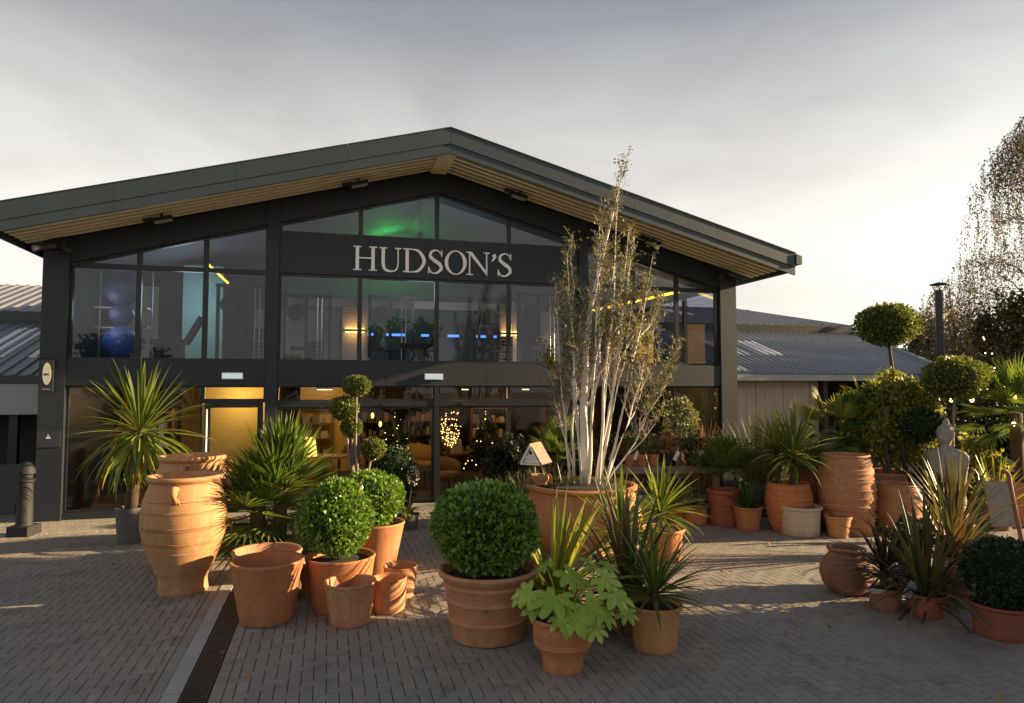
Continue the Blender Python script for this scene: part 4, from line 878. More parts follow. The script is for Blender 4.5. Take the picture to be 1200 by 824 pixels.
# chusan palm in its wide pot
P = Pot('potted_palm', 'bushy green fan palm in a wide terracotta pot beside the tall urns', 'potted plant', 310, 684, 52, 632, 68, 'rolled', 'terra_pale', group='potted palms')
trunk(P.t, [(-.1, 0, P.top), (-.12, .05, P.z(585))], [.11, .09]); trunk(P.t, [(.15, .08, P.top), (.16, .1, P.z(560))], [.09, .08])
fan_palm(P.t, (-.12, .05, P.z(600)), 30, .34, .60, M['palm'], 88, -55, 1.25, 13, droop=.22, wseg=.036)
fan_palm(P.t, (.16, .1, P.z(572)), 34, .30, .66, M['palm'], 90, 0, .85, 11, droop=.15, wseg=.036)
Pot('terracotta_pot', 'empty terracotta pot standing right behind the big empty front left pot', 'pot', 312, 708, 56, 644, 78, 'smooth', 'terra_pale', False, 'empty terracotta pots', depth=.8)
Pot('terracotta_pot', 'large empty terracotta pot at the front left with streaked sides', 'pot', 312, 736, 58, 655, 82, 'smooth', 'terra', False, 'empty terracotta pots', depth=.8)
Pot('terracotta_jar', 'small terracotta jar with a neck standing behind the tall urns', 'jar', 262, 650, 22, 609, 30, 'globe', 'terra', False)
Pot('terracotta_pot', 'terracotta pot hidden behind the left box ball pot', 'pot', 374, 700, 36, 655, 50, 'plain', 'terra', False, 'empty terracotta pots')
P = Pot('potted_box_ball', 'clipped green box ball in a terracotta pot, the front left of a pair', 'potted plant', 398, 721, 62, 650, 80, 'smooth', 'terra', group='potted box balls')
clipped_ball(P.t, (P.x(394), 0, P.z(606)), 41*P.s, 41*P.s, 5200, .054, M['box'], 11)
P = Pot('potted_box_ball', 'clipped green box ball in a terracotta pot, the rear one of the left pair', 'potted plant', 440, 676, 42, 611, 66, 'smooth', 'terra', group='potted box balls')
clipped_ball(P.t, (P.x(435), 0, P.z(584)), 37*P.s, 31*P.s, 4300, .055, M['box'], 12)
Pot('terracotta_pot', 'empty terracotta pot at the front of the group of three small pots', 'pot', 410, 737, 44, 680, 59, 'smooth', 'terra_pale', False, 'empty terracotta pots', depth=.8)
Pot('terracotta_pot', 'empty terracotta pot in the middle of the group of three small pots', 'pot', 456, 721, 35, 676, 40, 'smooth', 'terra_pale', False, 'empty terracotta pots', depth=.8)
Pot('terracotta_pot', 'empty terracotta pot at the rear of the group of three small pots', 'pot', 469, 703, 30, 662, 40, 'smooth', 'terra_pale', False, 'empty terracotta pots', depth=.8)
# cloud pruned topiary near the left shop window
P = Pot('cloud_topiary', 'cloud pruned topiary with four round heads on bare stems before the shop window', 'potted plant', 425, 640, 34, 600, 44, 'smooth', 'terra_dark')
def cloud(parent, heads, root, mat, stem='twig'):
    for i, (c, rx, rz) in enumerate(heads):
        c = Vector(c); mid = Vector(root).lerp(c, .55)+Vector((random.uniform(-.05, .05), 0, 0)); MB().tube([root, mid, c], [.03, .024, .016], 7).build('stem', M[stem], parent, True)
        o = tag(link('foliage_head', mesh_np('foliage_head', *leaves_at(np.array(c)+unit(2600)*(lumps(unit(2600), i, 6, .06)*(1-.2*RNG.random(2600)))[:, None]*np.array([rx, rx, rz]), unit(2600)+np.array([0, 0, .2]), .045), mat), parent), kind='stuff')
cl = [(418, 452, 16, 11), (403, 479, 16, 14), (411, 501, 12, 11), (436, 527, 14, 12)]
cloud(P.t, [((P.x(x), .05*i, P.z(y)), a*P.s, b*P.s) for i, (x, y, a, b) in enumerate(cl)], (P.x(424), 0, P.top), M['topiary'], 'oldwood')
# arching bronze fronds behind the box balls
P = Pot('arching_palm', 'dull bronze arching palm fronds behind the left box balls', 'potted plant', 362, 650, 34, 602, 44, 'smooth', 'greypot')
for i in range(11):
    v, f = strap(1.15, .03, 1.7, 9, .5, .6, 1.2); parts = [(v, f)]
    spine = v[1::3]
    for k in range(1, 10):
        for q in range(3):
            pt = spine[k-1]+(spine[k]-spine[k-1])*(q/3)
            for s in (-1, 1):
                a, b = strap(.26*(1-.06*k), .016, .7, 3, .4, .7); parts.append((rot_arr(a, -.3-.09*k, s*R(58), 0, 1, pt), b))
    V, F = merge(parts); o = link('frond', mesh_np('frond', V, F, M['fronddark']), P.t, (0, 0, P.top)); az = i*2.4 if i > 4 else R(-30+i*38)
    o.rotation_euler = (Matrix.Rotation(az, 3, 'Z') @ Matrix.Rotation(-R(random.uniform(42, 75)), 3, 'Y')).to_euler()
# dark clipped cone and yellow leaved plant by the doors
P = Pot('dark_conifer', 'dark clipped conifer in a black pot left of the doors', 'potted plant', 463, 612, 36, 590, 40, 'plain', 'greypot')
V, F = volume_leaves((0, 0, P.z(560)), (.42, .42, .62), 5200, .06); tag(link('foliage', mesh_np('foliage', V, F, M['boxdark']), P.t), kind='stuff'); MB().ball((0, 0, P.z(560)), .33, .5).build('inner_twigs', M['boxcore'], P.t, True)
P = Pot('flowering_pot', 'black pot with lime leaves and a pale seed head stalk left of the doors', 'potted plant', 478, 622, 22, 602, 26, 'plain', 'greypot')
for i in range(16):
    a = random.uniform(-1.9, 1.2); v, f = strap(.34, .07, 1.3, 5, .3, .4); o = link('leaf', mesh_np('leaf', v, f, M['cordyellow']), P.t, (0, 0, P.top)); o.rotation_euler = (0, -random.uniform(.1, 1.1), a)
MB().tube([(0, 0, P.top), (.06, -.1, P.z(575)), (.10, -.12, P.z(555))], .008, 5).build('flower_stem', M['twig'], P.t)
mb = MB()
for i in range(70): q = unit(1)[0]; mb.ball((.10+q[0]*.10, -.12+q[1]*.10, P.z(557)+q[2]*.17), .014, None, 5, 4)
tag(mb.build('seed_head', M['boards'], P.t), kind='stuff')
# ================================================================== CENTRE GROUP
P = Pot('potted_box_ball', 'large clipped box ball in a banded terracotta pot at the centre front', 'potted plant', 572, 760, 84, 664, 114, 'banded', 'terra_pale', group='potted box balls', seg=56)
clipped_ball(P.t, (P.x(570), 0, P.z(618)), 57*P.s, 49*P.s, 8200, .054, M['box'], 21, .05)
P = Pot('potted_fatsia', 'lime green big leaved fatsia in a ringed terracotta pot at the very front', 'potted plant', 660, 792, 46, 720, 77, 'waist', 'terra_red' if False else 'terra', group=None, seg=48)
def palmate(size, lobes=8):
    """a lobed leaf: every lobe folded along its raised rib"""
    V = [(0, 0, 0)]; F = []; n = lobes; st = 4.4/(n-1)
    def pt(a, r, z): return (math.cos(a)*r*size, math.sin(a)*r*size, z*size)
    vi = []
    for i in range(n+1): a = -2.2-st/2+i*st; V.append(pt(a, .50-.07*abs(a/2.2), -.06)); vi.append(len(V)-1)
    for i in range(n):
        a = -2.2+i*st; l = (1-.30*abs(a/2.2)**1.5)*random.uniform(.92, 1.05); w = .62*st; dz = random.uniform(-.05, .03); b = len(V)
        V += [pt(a, .42*l, .03), pt(a-w*.60, .70*l, -.075+dz), pt(a-w*.42, .84*l, -.12+dz), pt(a, 1.0*l, -.20+dz*2), pt(a+w*.42, .84*l, -.12+dz), pt(a+w*.60, .70*l, -.075+dz), pt(a, .70*l, -.02+dz)]
        m, q = b, b+6
        F += [(0, vi[i], m), (vi[i], b+1, m), (b+1, q, m), (b+1, b+2, q), (b+2, b+3, q), (b+3, b+4, q), (b+4, b+5, q), (b+5, m, q), (b+5, vi[i+1], m), (vi[i+1], 0, m)]
    return np.array(V), np.array(F)
fm = [mesh_np('leaf', *palmate(1.0, k), M['fatsia']) for k in (7, 7, 6)]
crown = [(622, 689, .16, -.1), (648, 690, .21, -.2), (665, 672, .17, 0), (682, 700, .2, -.25), (704, 676, .17, 0), (716, 690, .19, -.15), (727, 712, .14, -.1), (640, 668, .12, .15), (668, 708, .19, -.3), (700, 706, .17, -.22), (628, 705, .14, -.1), (655, 712, .15, -.24), (690, 664, .13, .12), (712, 668, .12, .15), (610, 700, .12, .05), (676, 684, .14, .1), (690, 720, .13, -.3)]
for i, (px, py, sz, dy) in enumerate(crown):
    e = Vector((P.x(px), dy, P.z(py))); root = Vector((random.uniform(-.05, .05), random.uniform(-.05, .05), P.top))
    MB().tube([root, root.lerp(e, .6)+Vector((0, 0, .05)), e], [.009, .007, .005], 5).build('leaf_stalk', M['fatsia'], P.t)
    o = link('leaf', fm[i % 3], P.t, e); o.scale = (sz*1.15,)*3; az = math.atan2(e.y-.02, e.x+.001)+random.uniform(-.4, .4)
    o.rotation_euler = (Matrix.Rotation(random.uniform(.3, .6), 3, 'X') @ Matrix.Rotation(az, 3, 'Z') @ Matrix.Rotation(random.uniform(.15, .6), 3, 'Y') @ Matrix.Rotation(random.uniform(-.35, .35), 3, 'X')).to_euler()
def strap_plant(P, n, L, w, mat, e0=88, e1=20, droop=(.1, .9), z=None, trunk_h=0, lj=.35, spread=.1, dead=0, single=True, x=0, seg=6):
    zz = P.top if z is None else z
    if trunk_h: trunk(P.t, [(x*.6, 0, P.top-.05), (x, 0, zz)], [.05, .04], 'palmbark')
    spiky(P.t, (x, 0, zz+.02), n, L, w, e0, e1, droop, M[mat], single, lj=lj, spread=spread, seg=seg)
    if dead: spiky(P.t, (x, 0, zz-.02), dead, L*.7, w, -5, -70, (.2, .9), M['deadleaf'], single)
P = Pot('potted_phormium', 'yellow striped phormium arching out right of the large box ball', 'potted plant', 650, 735, 44, 688, 56, 'plain', 'terra_dark', group='potted phormiums')
strap_plant(P, 105, 1.30, .07, 'cordyellow', 80, 0, (.15, .95), spread=.12)
P = Pot('potted_phormium', 'bronze phormium with upright leaves in a brown pot behind the fatsia', 'potted plant', 738, 745, 52, 694, 64, 'belly', 'terra_dark', group='potted phormiums')
strap_plant(P, 34, 1.25, .055, 'olivebronze', 90, 52, (.05, .8), spread=.10); spiky(P.t, (0, 0, P.top), 26, .8, .045, 70, 15, (.8, 2.2), M['purple'], True)
P = Pot('potted_cordyline', 'young spiky cordyline in a pale terracotta pot at the front right of the centre group', 'potted plant', 768, 768, 48, 706, 62, 'plain', 'terra_urn', group='potted cordylines')
strap_plant(P, 84, .70, .036, 'palm', 88, -4, (.05, .6), z=P.z(692), trunk_h=1, spread=.03, dead=3)
P = Pot('potted_cordyline', 'light green cordyline in a terracotta pot right of the birch planter', 'potted plant', 777, 660, 38, 618, 50, 'plain', 'terra', group='potted cordylines')
strap_plant(P, 95, .80, .04, 'cord', 88, -20, (.1, .75), z=P.z(598), trunk_h=1, spread=.04, x=P.x(772))
P = Pot('potted_cordyline', 'light green spiky cordyline standing directly before the birch planter', 'potted plant', 728, 690, 38, 650, 48, 'plain', 'terra', group='potted cordylines')
strap_plant(P, 85, .86, .042, 'cord', 89, -5, (.1, .7), z=P.z(622), trunk_h=1, spread=.04)
M['paletwig'] = plain('pale_birch_twig', (.34, .27, .21), .85)
# birch in the big planter
P = Pot('potted_birch', 'multi stemmed white birch in a huge ribbed terracotta planter before the windows', 'potted tree', 682, 652, 112, 566, 128, 'belly', 'terra', seg=56, depth=.05)
def grow(mb, lf, p, d, L, r, n, lean, level, leafn, seg):
    P_ = [Vector(p)]; d = Vector(d).normalized(); st = L/n; Rr = [r]
    for i in range(n):
        d = (d+Vector((random.gauss(0, .05), random.gauss(0, .05), lean))).normalized(); P_.append(P_[-1]+d*st); Rr.append(r*(1-.82*(i+1)/n))
    mb.tube(P_, Rr, seg); return P_
stems = [(668, 270, .1, .030, 672), (643, 330, .0, .024, 668), (632, 400, .12, .018, 676), (712, 262, .15, .030, 690), (728, 235, -.05, .032, 700), (748, 262, .1, .028, 703), (772, 300, -.15, .026, 706), (792, 350, .1, .022, 708), (655, 300, -.2, .024, 680), (700, 250, -.2, .024, 686), (806, 410, -.1, .016, 706), (760, 270, .2, .024, 698)]
bl, bd = [], []; tw = MB()
def twiggy(pts, n, f0, k=1.0):
    for _ in range(n):
        f = random.uniform(f0, 1.0); q = f*(len(pts)-1); j = min(len(pts)-2, int(q)); o = pts[j].lerp(pts[j+1], q-j)
        a = random.uniform(0, 6.28); l = random.uniform(.14, .40)*(1.15-.5*f)*k; d = Vector((math.cos(a)*.5, math.sin(a)*.5, random.uniform(.6, 1.2))).normalized()
        e2 = o+d*l; md = o.lerp(e2, .5)+Vector((random.gauss(0, .015), random.gauss(0, .015), -.012)); tw.tube([o, md, e2], [.0055, .0038, .0018], 3, False)
        for _ in range(2):
            e3 = md+Vector((random.gauss(0, .09), random.gauss(0, .09), random.uniform(.05, .16))); tw.tube([md, e3], [.003, .0015], 3, False)
            if f > .45:
                for _ in range(random.randint(1, 4)): bl.append(md.lerp(e3, random.uniform(.4, 1.05))+Vector((random.gauss(0, .02), random.gauss(0, .02), random.gauss(0, .015)))); bd.append((random.gauss(0, 1), random.gauss(0, 1), random.gauss(-.6, .6)))
        if f > .45:
            for _ in range(random.randint(2, 6)): bl.append(o.lerp(e2, random.uniform(.35, 1.05))+Vector((random.gauss(0, .02), random.gauss(0, .02), random.gauss(0, .015)))); bd.append((random.gauss(0, 1), random.gauss(0, 1), random.gauss(-.6, .6)))
def wobble(a, b, bow, n=7, amp=.03):
    """a stem that leaves a at a slant and turns upward towards b"""
    out = []
    for i in range(n+1):
        t = i/n; p = a.lerp(b, t); h = Vector((b.x-a.x, b.y-a.y, 0)); p += h*bow*math.sin(math.pi*t)**1.0
        if 0 < i < n: p += Vector((random.gauss(0, amp), random.gauss(0, amp), 0))
        out.append(p)
    return out
b0 = Vector((P.x(684), 0, P.top-.03))
pts = [b0, b0+Vector((.01, 0, .55)), b0+Vector((-.01, 0, 1.15)), Vector((P.x(687), 0, P.z(410))), Vector((P.x(693), .03, P.z(362))), Vector((P.x(706), .05, P.z(305))), Vector((P.x(717), .07, P.z(262))), Vector((P.x(728), .1, P.z(222))), Vector((P.x(737), .1, P.z(180)))]
MB().tube(pts, [.078, .066, .058, .048, .037, .028, .019, .010, .004], 11).build('trunk', M['birch'], P.t, True); twiggy(pts, 60, .35)
for px, py, r in ((655, 330, .02), (720, 300, .02), (668, 380, .015), (735, 345, .018)):
    k = random.randint(2, 4); w = wobble(pts[k], Vector((P.x(px), random.uniform(-.3, .3), P.z(py))), .15, 6); MB().tube(w, [r*(1-.85*i/6) for i in range(7)], 7).build('branch', M['birch'], P.t, True); twiggy(w, 34, .2)
for px, py, dy, r, bx_ in stems:
    px = 703+(px-703)*.86; e = Vector((P.x(px), dy*2.2, P.z(py))); b = Vector((P.x(bx_), dy*.8, P.top-.03)); w = wobble(b, e, .06, 9, .018)
    r *= .84
    MB().tube(w, [r*(1-.5*(i/9)**.8-.42*(i/9)**2.2) for i in range(10)], 8).build('stem', M['birch'], P.t, True); twiggy(w, 44, .34)
    for _ in range(3):
        k = random.randint(2, 6); t2 = random.uniform(.45, .75)*(e.z-w[k].z); d = (w[k+1]-w[k]).normalized(); en = w[k]+Vector((d.x+random.gauss(0, .09), d.y+random.gauss(0, .09), 1.0)).normalized()*t2
        v = wobble(w[k], en, .12, 6, .02); MB().tube(v, [r*.5*(1-.85*i/6) for i in range(7)], 6).build('branch', M['birch'], P.t, True); twiggy(v, 20, .3, .8)
tag(tw.build('twigs', M['paletwig'], P.t), kind='stuff')
V, F = leaves_at(np.array([tuple(v) for v in bl]), np.array(bd), .044); tag(link('foliage', mesh_np('foliage', V, F, M['birchleaf']), P.t), kind='stuff')
v, f = strap(1, .02, 1.0, 5); spiky(P.t, (-.45, .0, P.top), 60, .42, .014, 85, 20, (.3, 1.3), M['grassblade'], False, spread=.35); spiky(P.t, (.4, -.1, P.top), 50, .3, .014, 85, 20, (.3, 1.3), M['grassblade'], False, spread=.35)
# birdhouse on a post, weathered white gable and clay shingle roof
p = at_depth(600, 540, 10.9); bh = thing('birdhouse', 'white gabled birdhouse with little clay shingle roof on a post left of the birch', 'birdhouse', (at_depth(619, 540, 10.9).x+.03, 10.9, .19), R(-24)); bh.scale = (.84, .84, .84)
zb = at_depth(619, 543, 10.9).z; zt_ = at_depth(619, 516, 10.9).z; hh = zt_-zb
MB().tube([(0, .2, -.22), (0, .2, zb)], .035, 8).build('post', M['oldwood'], bh); MB().box(-.2, .2, .0, .5, zb-.03, zb).build('floor_board', M['white'], bh)
for s in (-1, 1):
    MB().prism([(s*.20, zb), (s*.16, zb), (0, zt_-.06), (0, zt_)][::s], -.03, .01).build('gable_board', M['white'], bh)
    for r_ in range(4):
        for k in range(6):
            f0 = r_/4; f1 = (r_+1.25)/4; x0, z0 = s*.24*(1-f0), zb-.02+(hh+.02)*f0; x1, z1 = s*.24*(1-min(1, f1)), zb-.02+(hh+.02)*min(1, f1)
            yy = -.02+k*.09; mb = MB(); n_ = .012*(1.6-.3*r_)
            mb.prism([(x0, z0), (x0+s*.012, z0+.012), (x1+s*.004, z1+.010), (x1, z1)][::s], yy+.002, yy+.086); mb.build('shingle', M['terra_pale'] if r_ > 2 else M['oldwood'], bh)
MB().prism([(-.15, zb+.01), (.15, zb+.01), (0, zt_-.07)], .03, .05).build('front_board', M['white'], bh); MB().box(-.09, .09, -.02, .02, zb+.10, zb+.13).build('crossbar', M['white'], bh)
MB().lathe([(.001, -.004), (.035, -.004), (.035, .004), (.001, .004)], 14).build('entrance_hole', M['dark'], bh, loc=(0, .028, zb+.2)).rotation_euler = (R(90), 0, 0)
# planting between birdhouse and birch
P = Pot('potted_sago_palm', 'dark feathery palm behind the white birdhouse', 'potted plant', 655, 610, 30, 575, 40, 'smooth', 'greypot')
fan_palm(P.t, (0, 0, P.z(545)), 22, .5, .5, M['palm'], 80, 5, .75, 12, droop=.9); trunk(P.t, [(0, 0, P.top), (0, 0, P.z(545))], [.09, .07])
P = Pot('potted_yucca', 'green yucca with broad leaves between birdhouse and birch', 'potted plant', 662, 640, 30, 590, 40, 'smooth', 'terra_dark'); strap_plant(P, 46, .75, .05, 'cord', 86, 10, (.1, .7), spread=.08, single=False)
P = Pot('potted_lavender', 'grey green bushy herb left of the birdhouse post', 'potted plant', 612, 618, 28, 590, 36, 'smooth', 'terra'); spiky(P.t, (0, 0, P.top), 260, .75, .014, 88, 20, (.1, 1.2), M['olive'], False, spread=.18)
P = Pot('potted_conifer', 'dark bushy conifer left of the birdhouse by the doors', 'potted plant', 598, 612, 30, 588, 38, 'smooth', 'greypot'); V, F = volume_leaves((0, 0, P.z(545)), (.42, .42, .55), 4200, .07, clumps=30); tag(link('foliage', mesh_np('foliage', V, F, M['shrubdark']), P.t), kind='stuff')
Pot('terracotta_jar', 'round terracotta jar with a neck left of the birch planter', 'jar', 634, 640, 28, 556, 24, 'globe', 'terra_urn', False)
# ================================================================== POT BENCH AND PLANTS RIGHT OF THE BIRCH
pb = at_depth(775, 545, 13.0); be = thing('plant_bench', 'long grey wooden bench carrying small potted plants right of the birch', 'bench', (pb.x, pb.y, 0), R(6)); bzz = pb.z
for k in range(4): MB().box(-1.15, 1.1, -.24+k*.125, -.24+k*.125+.112, bzz-.04, bzz).build('bench_board', M['oldwood'], be)
MB().box(-1.15, 1.1, -.25, -.22, bzz-.13, bzz-.042).build('apron', M['oldwood'], be)
for s in (-1.05, 0, .98):
    for y in (-.2, .2): MB().box(s-.05, s+.05, y-.05, y+.05, 0, bzz-.043).build('leg', M['oldwood'], be)
small = [(716, 'small dark pot with a patterned card on the plant bench nearest the birch', 'shrubdark', 'black_plastic', .16, .4), (738, 'small terracotta pot with grassy plant and white tag on the plant bench', 'grassblade', 'terra', .13, .42), (752, 'small terracotta pot with a leafy sprig at the middle of the plant bench', 'shrub', 'terra', .12, .36), (766, 'small terracotta pot with pale foliage right of the middle of the plant bench', 'olive', 'terra', .13, .38), (783, 'small black pot with wispy grass on the plant bench left of the olive trunk', 'drygrass', 'black_plastic', .15, .5), (812, 'small black pot with a green tag at the right end of the plant bench', 'shrubdark', 'black_plastic', .16, .35)]
for i, (px, lab, lm, pm, r, hf) in enumerate(small):
    q = at_depth(px, 545, 12.95); t = thing('small_potted_plant', lab, 'potted plant', (q.x, q.y+(.0 if i % 2 else -.08), bzz), 0, 'small plants on the bench')
    make_pot(t, r*.7, r, .22, 'smooth', M[pm], True, 20); V, F = volume_leaves((0, 0, .24+hf*.45), (r*1.5, r*1.5, hf*.5), 500, .055); tag(link('foliage', mesh_np('foliage', V, F, M[lm]), t), kind='stuff')
    if i != 2 and i != 3: o = MB().box(-.035, .035, -.003, .003, -.09, .09).build('plant_tag', M['white'] if i else M['greypanel'], t); o.location = (.1 if i else -.02, -r-.01, .2); o.rotation_euler = (.15, .4 if i != 5 else 0, 0)
def standard(P, head, rx, rz, n, mat, size, px, stem='oldwood', r=.028, seed=3, core=True, lean=0):
    z = P.z(head); x = P.x(px); trunk(P.t, [(0, 0, P.top-.03), (x*.5+lean, 0, (P.top+z)/2), (x, 0, z)], [r*1.15, r, r*.8], stem)
    clipped_ball(P.t, (x, 0, z), rx*P.s, rz*P.s, n, size, M[mat], seed, .06, core, .25)
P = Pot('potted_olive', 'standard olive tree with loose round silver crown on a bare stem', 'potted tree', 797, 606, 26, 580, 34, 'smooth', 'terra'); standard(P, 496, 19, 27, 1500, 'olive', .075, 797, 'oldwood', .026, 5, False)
P = Pot('potted_grass', 'tall feathery dry grass right of the olive tree', 'potted plant', 824, 604, 26, 575, 32, 'smooth', 'greypot'); spiky(P.t, (0, 0, P.top), 170, 1.5, .014, 90, 60, (.05, .7), M['drygrass'], False, spread=.15)
P = Pot('potted_sedum', 'low rosette plants in a terracotta pot before the olive tree', 'potted plant', 815, 616, 26, 592, 30, 'plain', 'terra'); V, F = volume_leaves((0, 0, P.top+.08), (.30, .30, .14), 700, .06); tag(link('foliage', mesh_np('foliage', V, F, M['olive']), P.t), kind='stuff')
P = Pot('terracotta_pot', 'small terracotta pot of trailing green right behind the light green cordyline', 'potted plant', 795, 614, 22, 590, 28, 'plain', 'terra_red'); V, F = volume_leaves((0, 0, P.top+.1), (.28, .28, .18), 700, .07); tag(link('foliage', mesh_np('foliage', V, F, M['shrub']), P.t), kind='stuff')
P = Pot('potted_palm', 'dark green fan palm in a tall terracotta pot under the right post', 'potted plant', 850, 618, 34, 573, 42, 'rolled', 'terra_red', group='potted palms'); fan_palm(P.t, (0, 0, P.z(552)), 34, .32, .40, M['palm'], 88, -5, 1.5, 16, droop=.3)
P = Pot('potted_yucca', 'upright yucca in a rolled rim terracotta pot left of the cream pot', 'potted plant', 877, 623, 25, 593, 34, 'rolled', 'terra', group='potted yuccas'); strap_plant(P, 70, .68, .03, 'corddark', 88, 12, (.05, .45), spread=.04)
P = Pot('potted_yucca', 'large sunlit yucca in a ribbed terracotta pot behind the cream pot', 'potted plant', 925, 626, 34, 565, 46, 'ribbed', 'terra', group='potted yuccas')
strap_plant(P, 110, .98, .05, 'cord', 88, -30, (.1, .9), z=P.z(532), trunk_h=1, spread=.05, x=P.x(928), dead=4)
trunk(P.t, [(-.12, .1, P.top-.05), (-.15, .12, P.z(535))], [.05, .05]); spiky(P.t, (-.15, .12, P.z(528)), 70, .8, .045, 85, -20, (.1, .9), M['cord'], True)
Pot('cream_pot', 'cream rolled rim pot standing before the ribbed yucca pot', 'pot', 938, 630, 42, 592, 50, 'waist' if False else 'rolled', 'cream', True)
P = Pot('terracotta_jar', 'huge ribbed beehive terracotta jar catching the sun right of the yuccas', 'jar', 993, 628, 46, 532, 52, 'ribbed', 'terra_pale', False, seg=56)
Pot('terracotta_pot', 'small orange terracotta pot standing before the beehive jar', 'pot', 983, 631, 22, 604, 30, 'plain', 'terra_urn', False, 'small orange pots')
Pot('terracotta_pot', 'small orange terracotta pot half hidden right of the beehive jar foot', 'pot', 1012, 628, 20, 603, 28, 'plain', 'terra_urn', False, 'small orange pots')
Pot('terracotta_pot', 'dark orange terracotta pot between the yucca pot and the beehive jar', 'pot', 952, 618, 28, 552, 36, 'ribbed', 'terra_red', False)
P = Pot('planter_shrub', 'sunny nandina shrub in an orange terracotta planter right of the beehive jar', 'potted plant', 1040, 612, 50, 552, 58, 'smooth', 'terra', group='big shrubs on the right')
def shrub(P, cx, cy, rx, rz, n, mat, size, stems=9, hang=.2):
    c = Vector((P.x(cx), 0, P.z(cy))); 
    for i in range(stems):
        e = c+Vector((random.uniform(-1, 1)*rx*.8, random.uniform(-1, 1)*rx*.7, random.uniform(-.2, .9)*rz)); r0 = Vector((random.uniform(-.08, .08), random.uniform(-.08, .08), P.top-.02))
        MB().tube([r0, r0.lerp(e, .5)+Vector((0, 0, .1)), e], [.016, .011, .005], 5).build('stem', M['twig'], P.t)
    V, F = volume_leaves(c, (rx, rx*.8, rz), n, size, hang, clumps=46, seed=n); tag(link('foliage', mesh_np('foliage', V, F, M[mat]), P.t), kind='stuff')
shrub(P, 1042, 492, .62, .92, 6500, 'shrub', .075, 12)
# a taller mixed shrub and grasses at the back right
P = Pot('planter_shrub', 'tall airy willow leaved shrub behind the beehive jar', 'potted plant', 1005, 606, 36, 570, 46, 'smooth', 'greypot', group='big shrubs on the right'); shrub(P, 1012, 500, .55, .75, 3800, 'palm', .10, 10)
P = Pot('planter_shrub', 'sunlit yellow green shrub behind the pale statue', 'potted plant', 1080, 612, 40, 575, 50, 'smooth', 'terra', group='big shrubs on the right'); shrub(P, 1078, 510, .50, .75, 4200, 'cordyellow', .07, 10)
P = Pot('potted_grass', 'tall upright green grass by the pale boards right of the post', 'potted plant', 890, 606, 34, 565, 42, 'smooth', 'greypot'); spiky(P.t, (0, 0, P.top), 300, 1.45, .014, 90, 62, (.1, .8), M['grassblade'], False, spread=.22)
P = Pot('potted_grass', 'fine arching grass half hidden between the yuccas and the beehive jar', 'potted plant', 955, 606, 30, 570, 40, 'smooth', 'greypot'); spiky(P.t, (0, 0, P.top), 220, 1.0, .014, 88, 40, (.2, 1.2), M['grassblade'], False, spread=.2)
P = Pot('potted_chusan_palm', 'chusan palm with two sunny fan leaves above the beehive jar', 'potted plant', 978, 608, 34, 580, 42, 'smooth', 'terra_dark', group='chusan palms'); trunk(P.t, [(0, 0, P.top-.03), (.02, 0, P.z(510))], [.09, .08]); 
fan_palm(P.t, (.02, 0, P.z(505)), 7, .42, .50, M['palmyellow'], 75, 25, 1.35, 20, droop=.25, wseg=.035); fan_palm(P.t, (.02, 0, P.z(510)), 12, .35, .42, M['palm'], 30, -45, 1.35, 16, droop=.5)
p = at_depth(1022, 600, 15.5); t = thing('chusan_palm', 'sunny yellow fan palm far behind under the low roof edge', 'palm', (p.x, 15.5, 0)); trunk(t, [(0, 0, 0), (0, 0, 1.9)], [.09, .08]); fan_palm(t, (0, 0, 1.9), 14, .5, .6, M['palmyellow'], 70, -30, 1.35, 16, droop=.3)
p = at_depth(1195, 600, 12.4); t = thing('chusan_palm', 'large chusan palm leaning in at the right edge', 'palm', (p.x, 12.4, 0)); trunk(t, [(0, 0, 0), (0, 0, 1.95)], [.12, .10]); fan_palm(t, (0, 0, 1.95), 26, .55, .62, M['palm'], 80, -40, 1.4, 20, droop=.4, wseg=.035)
P = Pot('planter_shrub', 'bushy sunlit bamboo behind the short dark standard', 'potted plant', 1058, 610, 36, 572, 44, 'smooth', 'greypot', group='big shrubs on the right'); shrub(P, 1056, 470, .5, .55, 3000, 'cord', .09, 10)
P = Pot('planter_shrub', 'leafy shrub right of the pale statue before the garden chair', 'potted plant', 1140, 612, 34, 575, 42, 'smooth', 'terra_dark', group='big shrubs on the right'); shrub(P, 1142, 545, .45, .55, 2600, 'shrub', .08, 8)
P = Pot('planter_shrub', 'low leafy shrub between the large yucca and the beehive jar', 'potted plant', 958, 606, 30, 580, 38, 'smooth', 'terra_dark', group='big shrubs on the right'); shrub(P, 955, 540, .42, .45, 2200, 'shrub', .07, 8)
P = Pot('planter_shrub', 'dark low shrub behind the upright yucca and the tall pot', 'potted plant', 888, 600, 34, 575, 42, 'smooth', 'greypot', group='big shrubs on the right'); shrub(P, 888, 545, .5, .5, 2600, 'shrubdark', .08, 8)
P = Pot('potted_phormium', 'olive sword leaved phormium before the pale statue', 'potted plant', 1120, 652, 30, 612, 40, 'smooth', 'terra_dark', group='potted phormiums'); strap_plant(P, 64, 1.25, .05, 'olivebronze', 89, 50, (.1, .8), spread=.14)
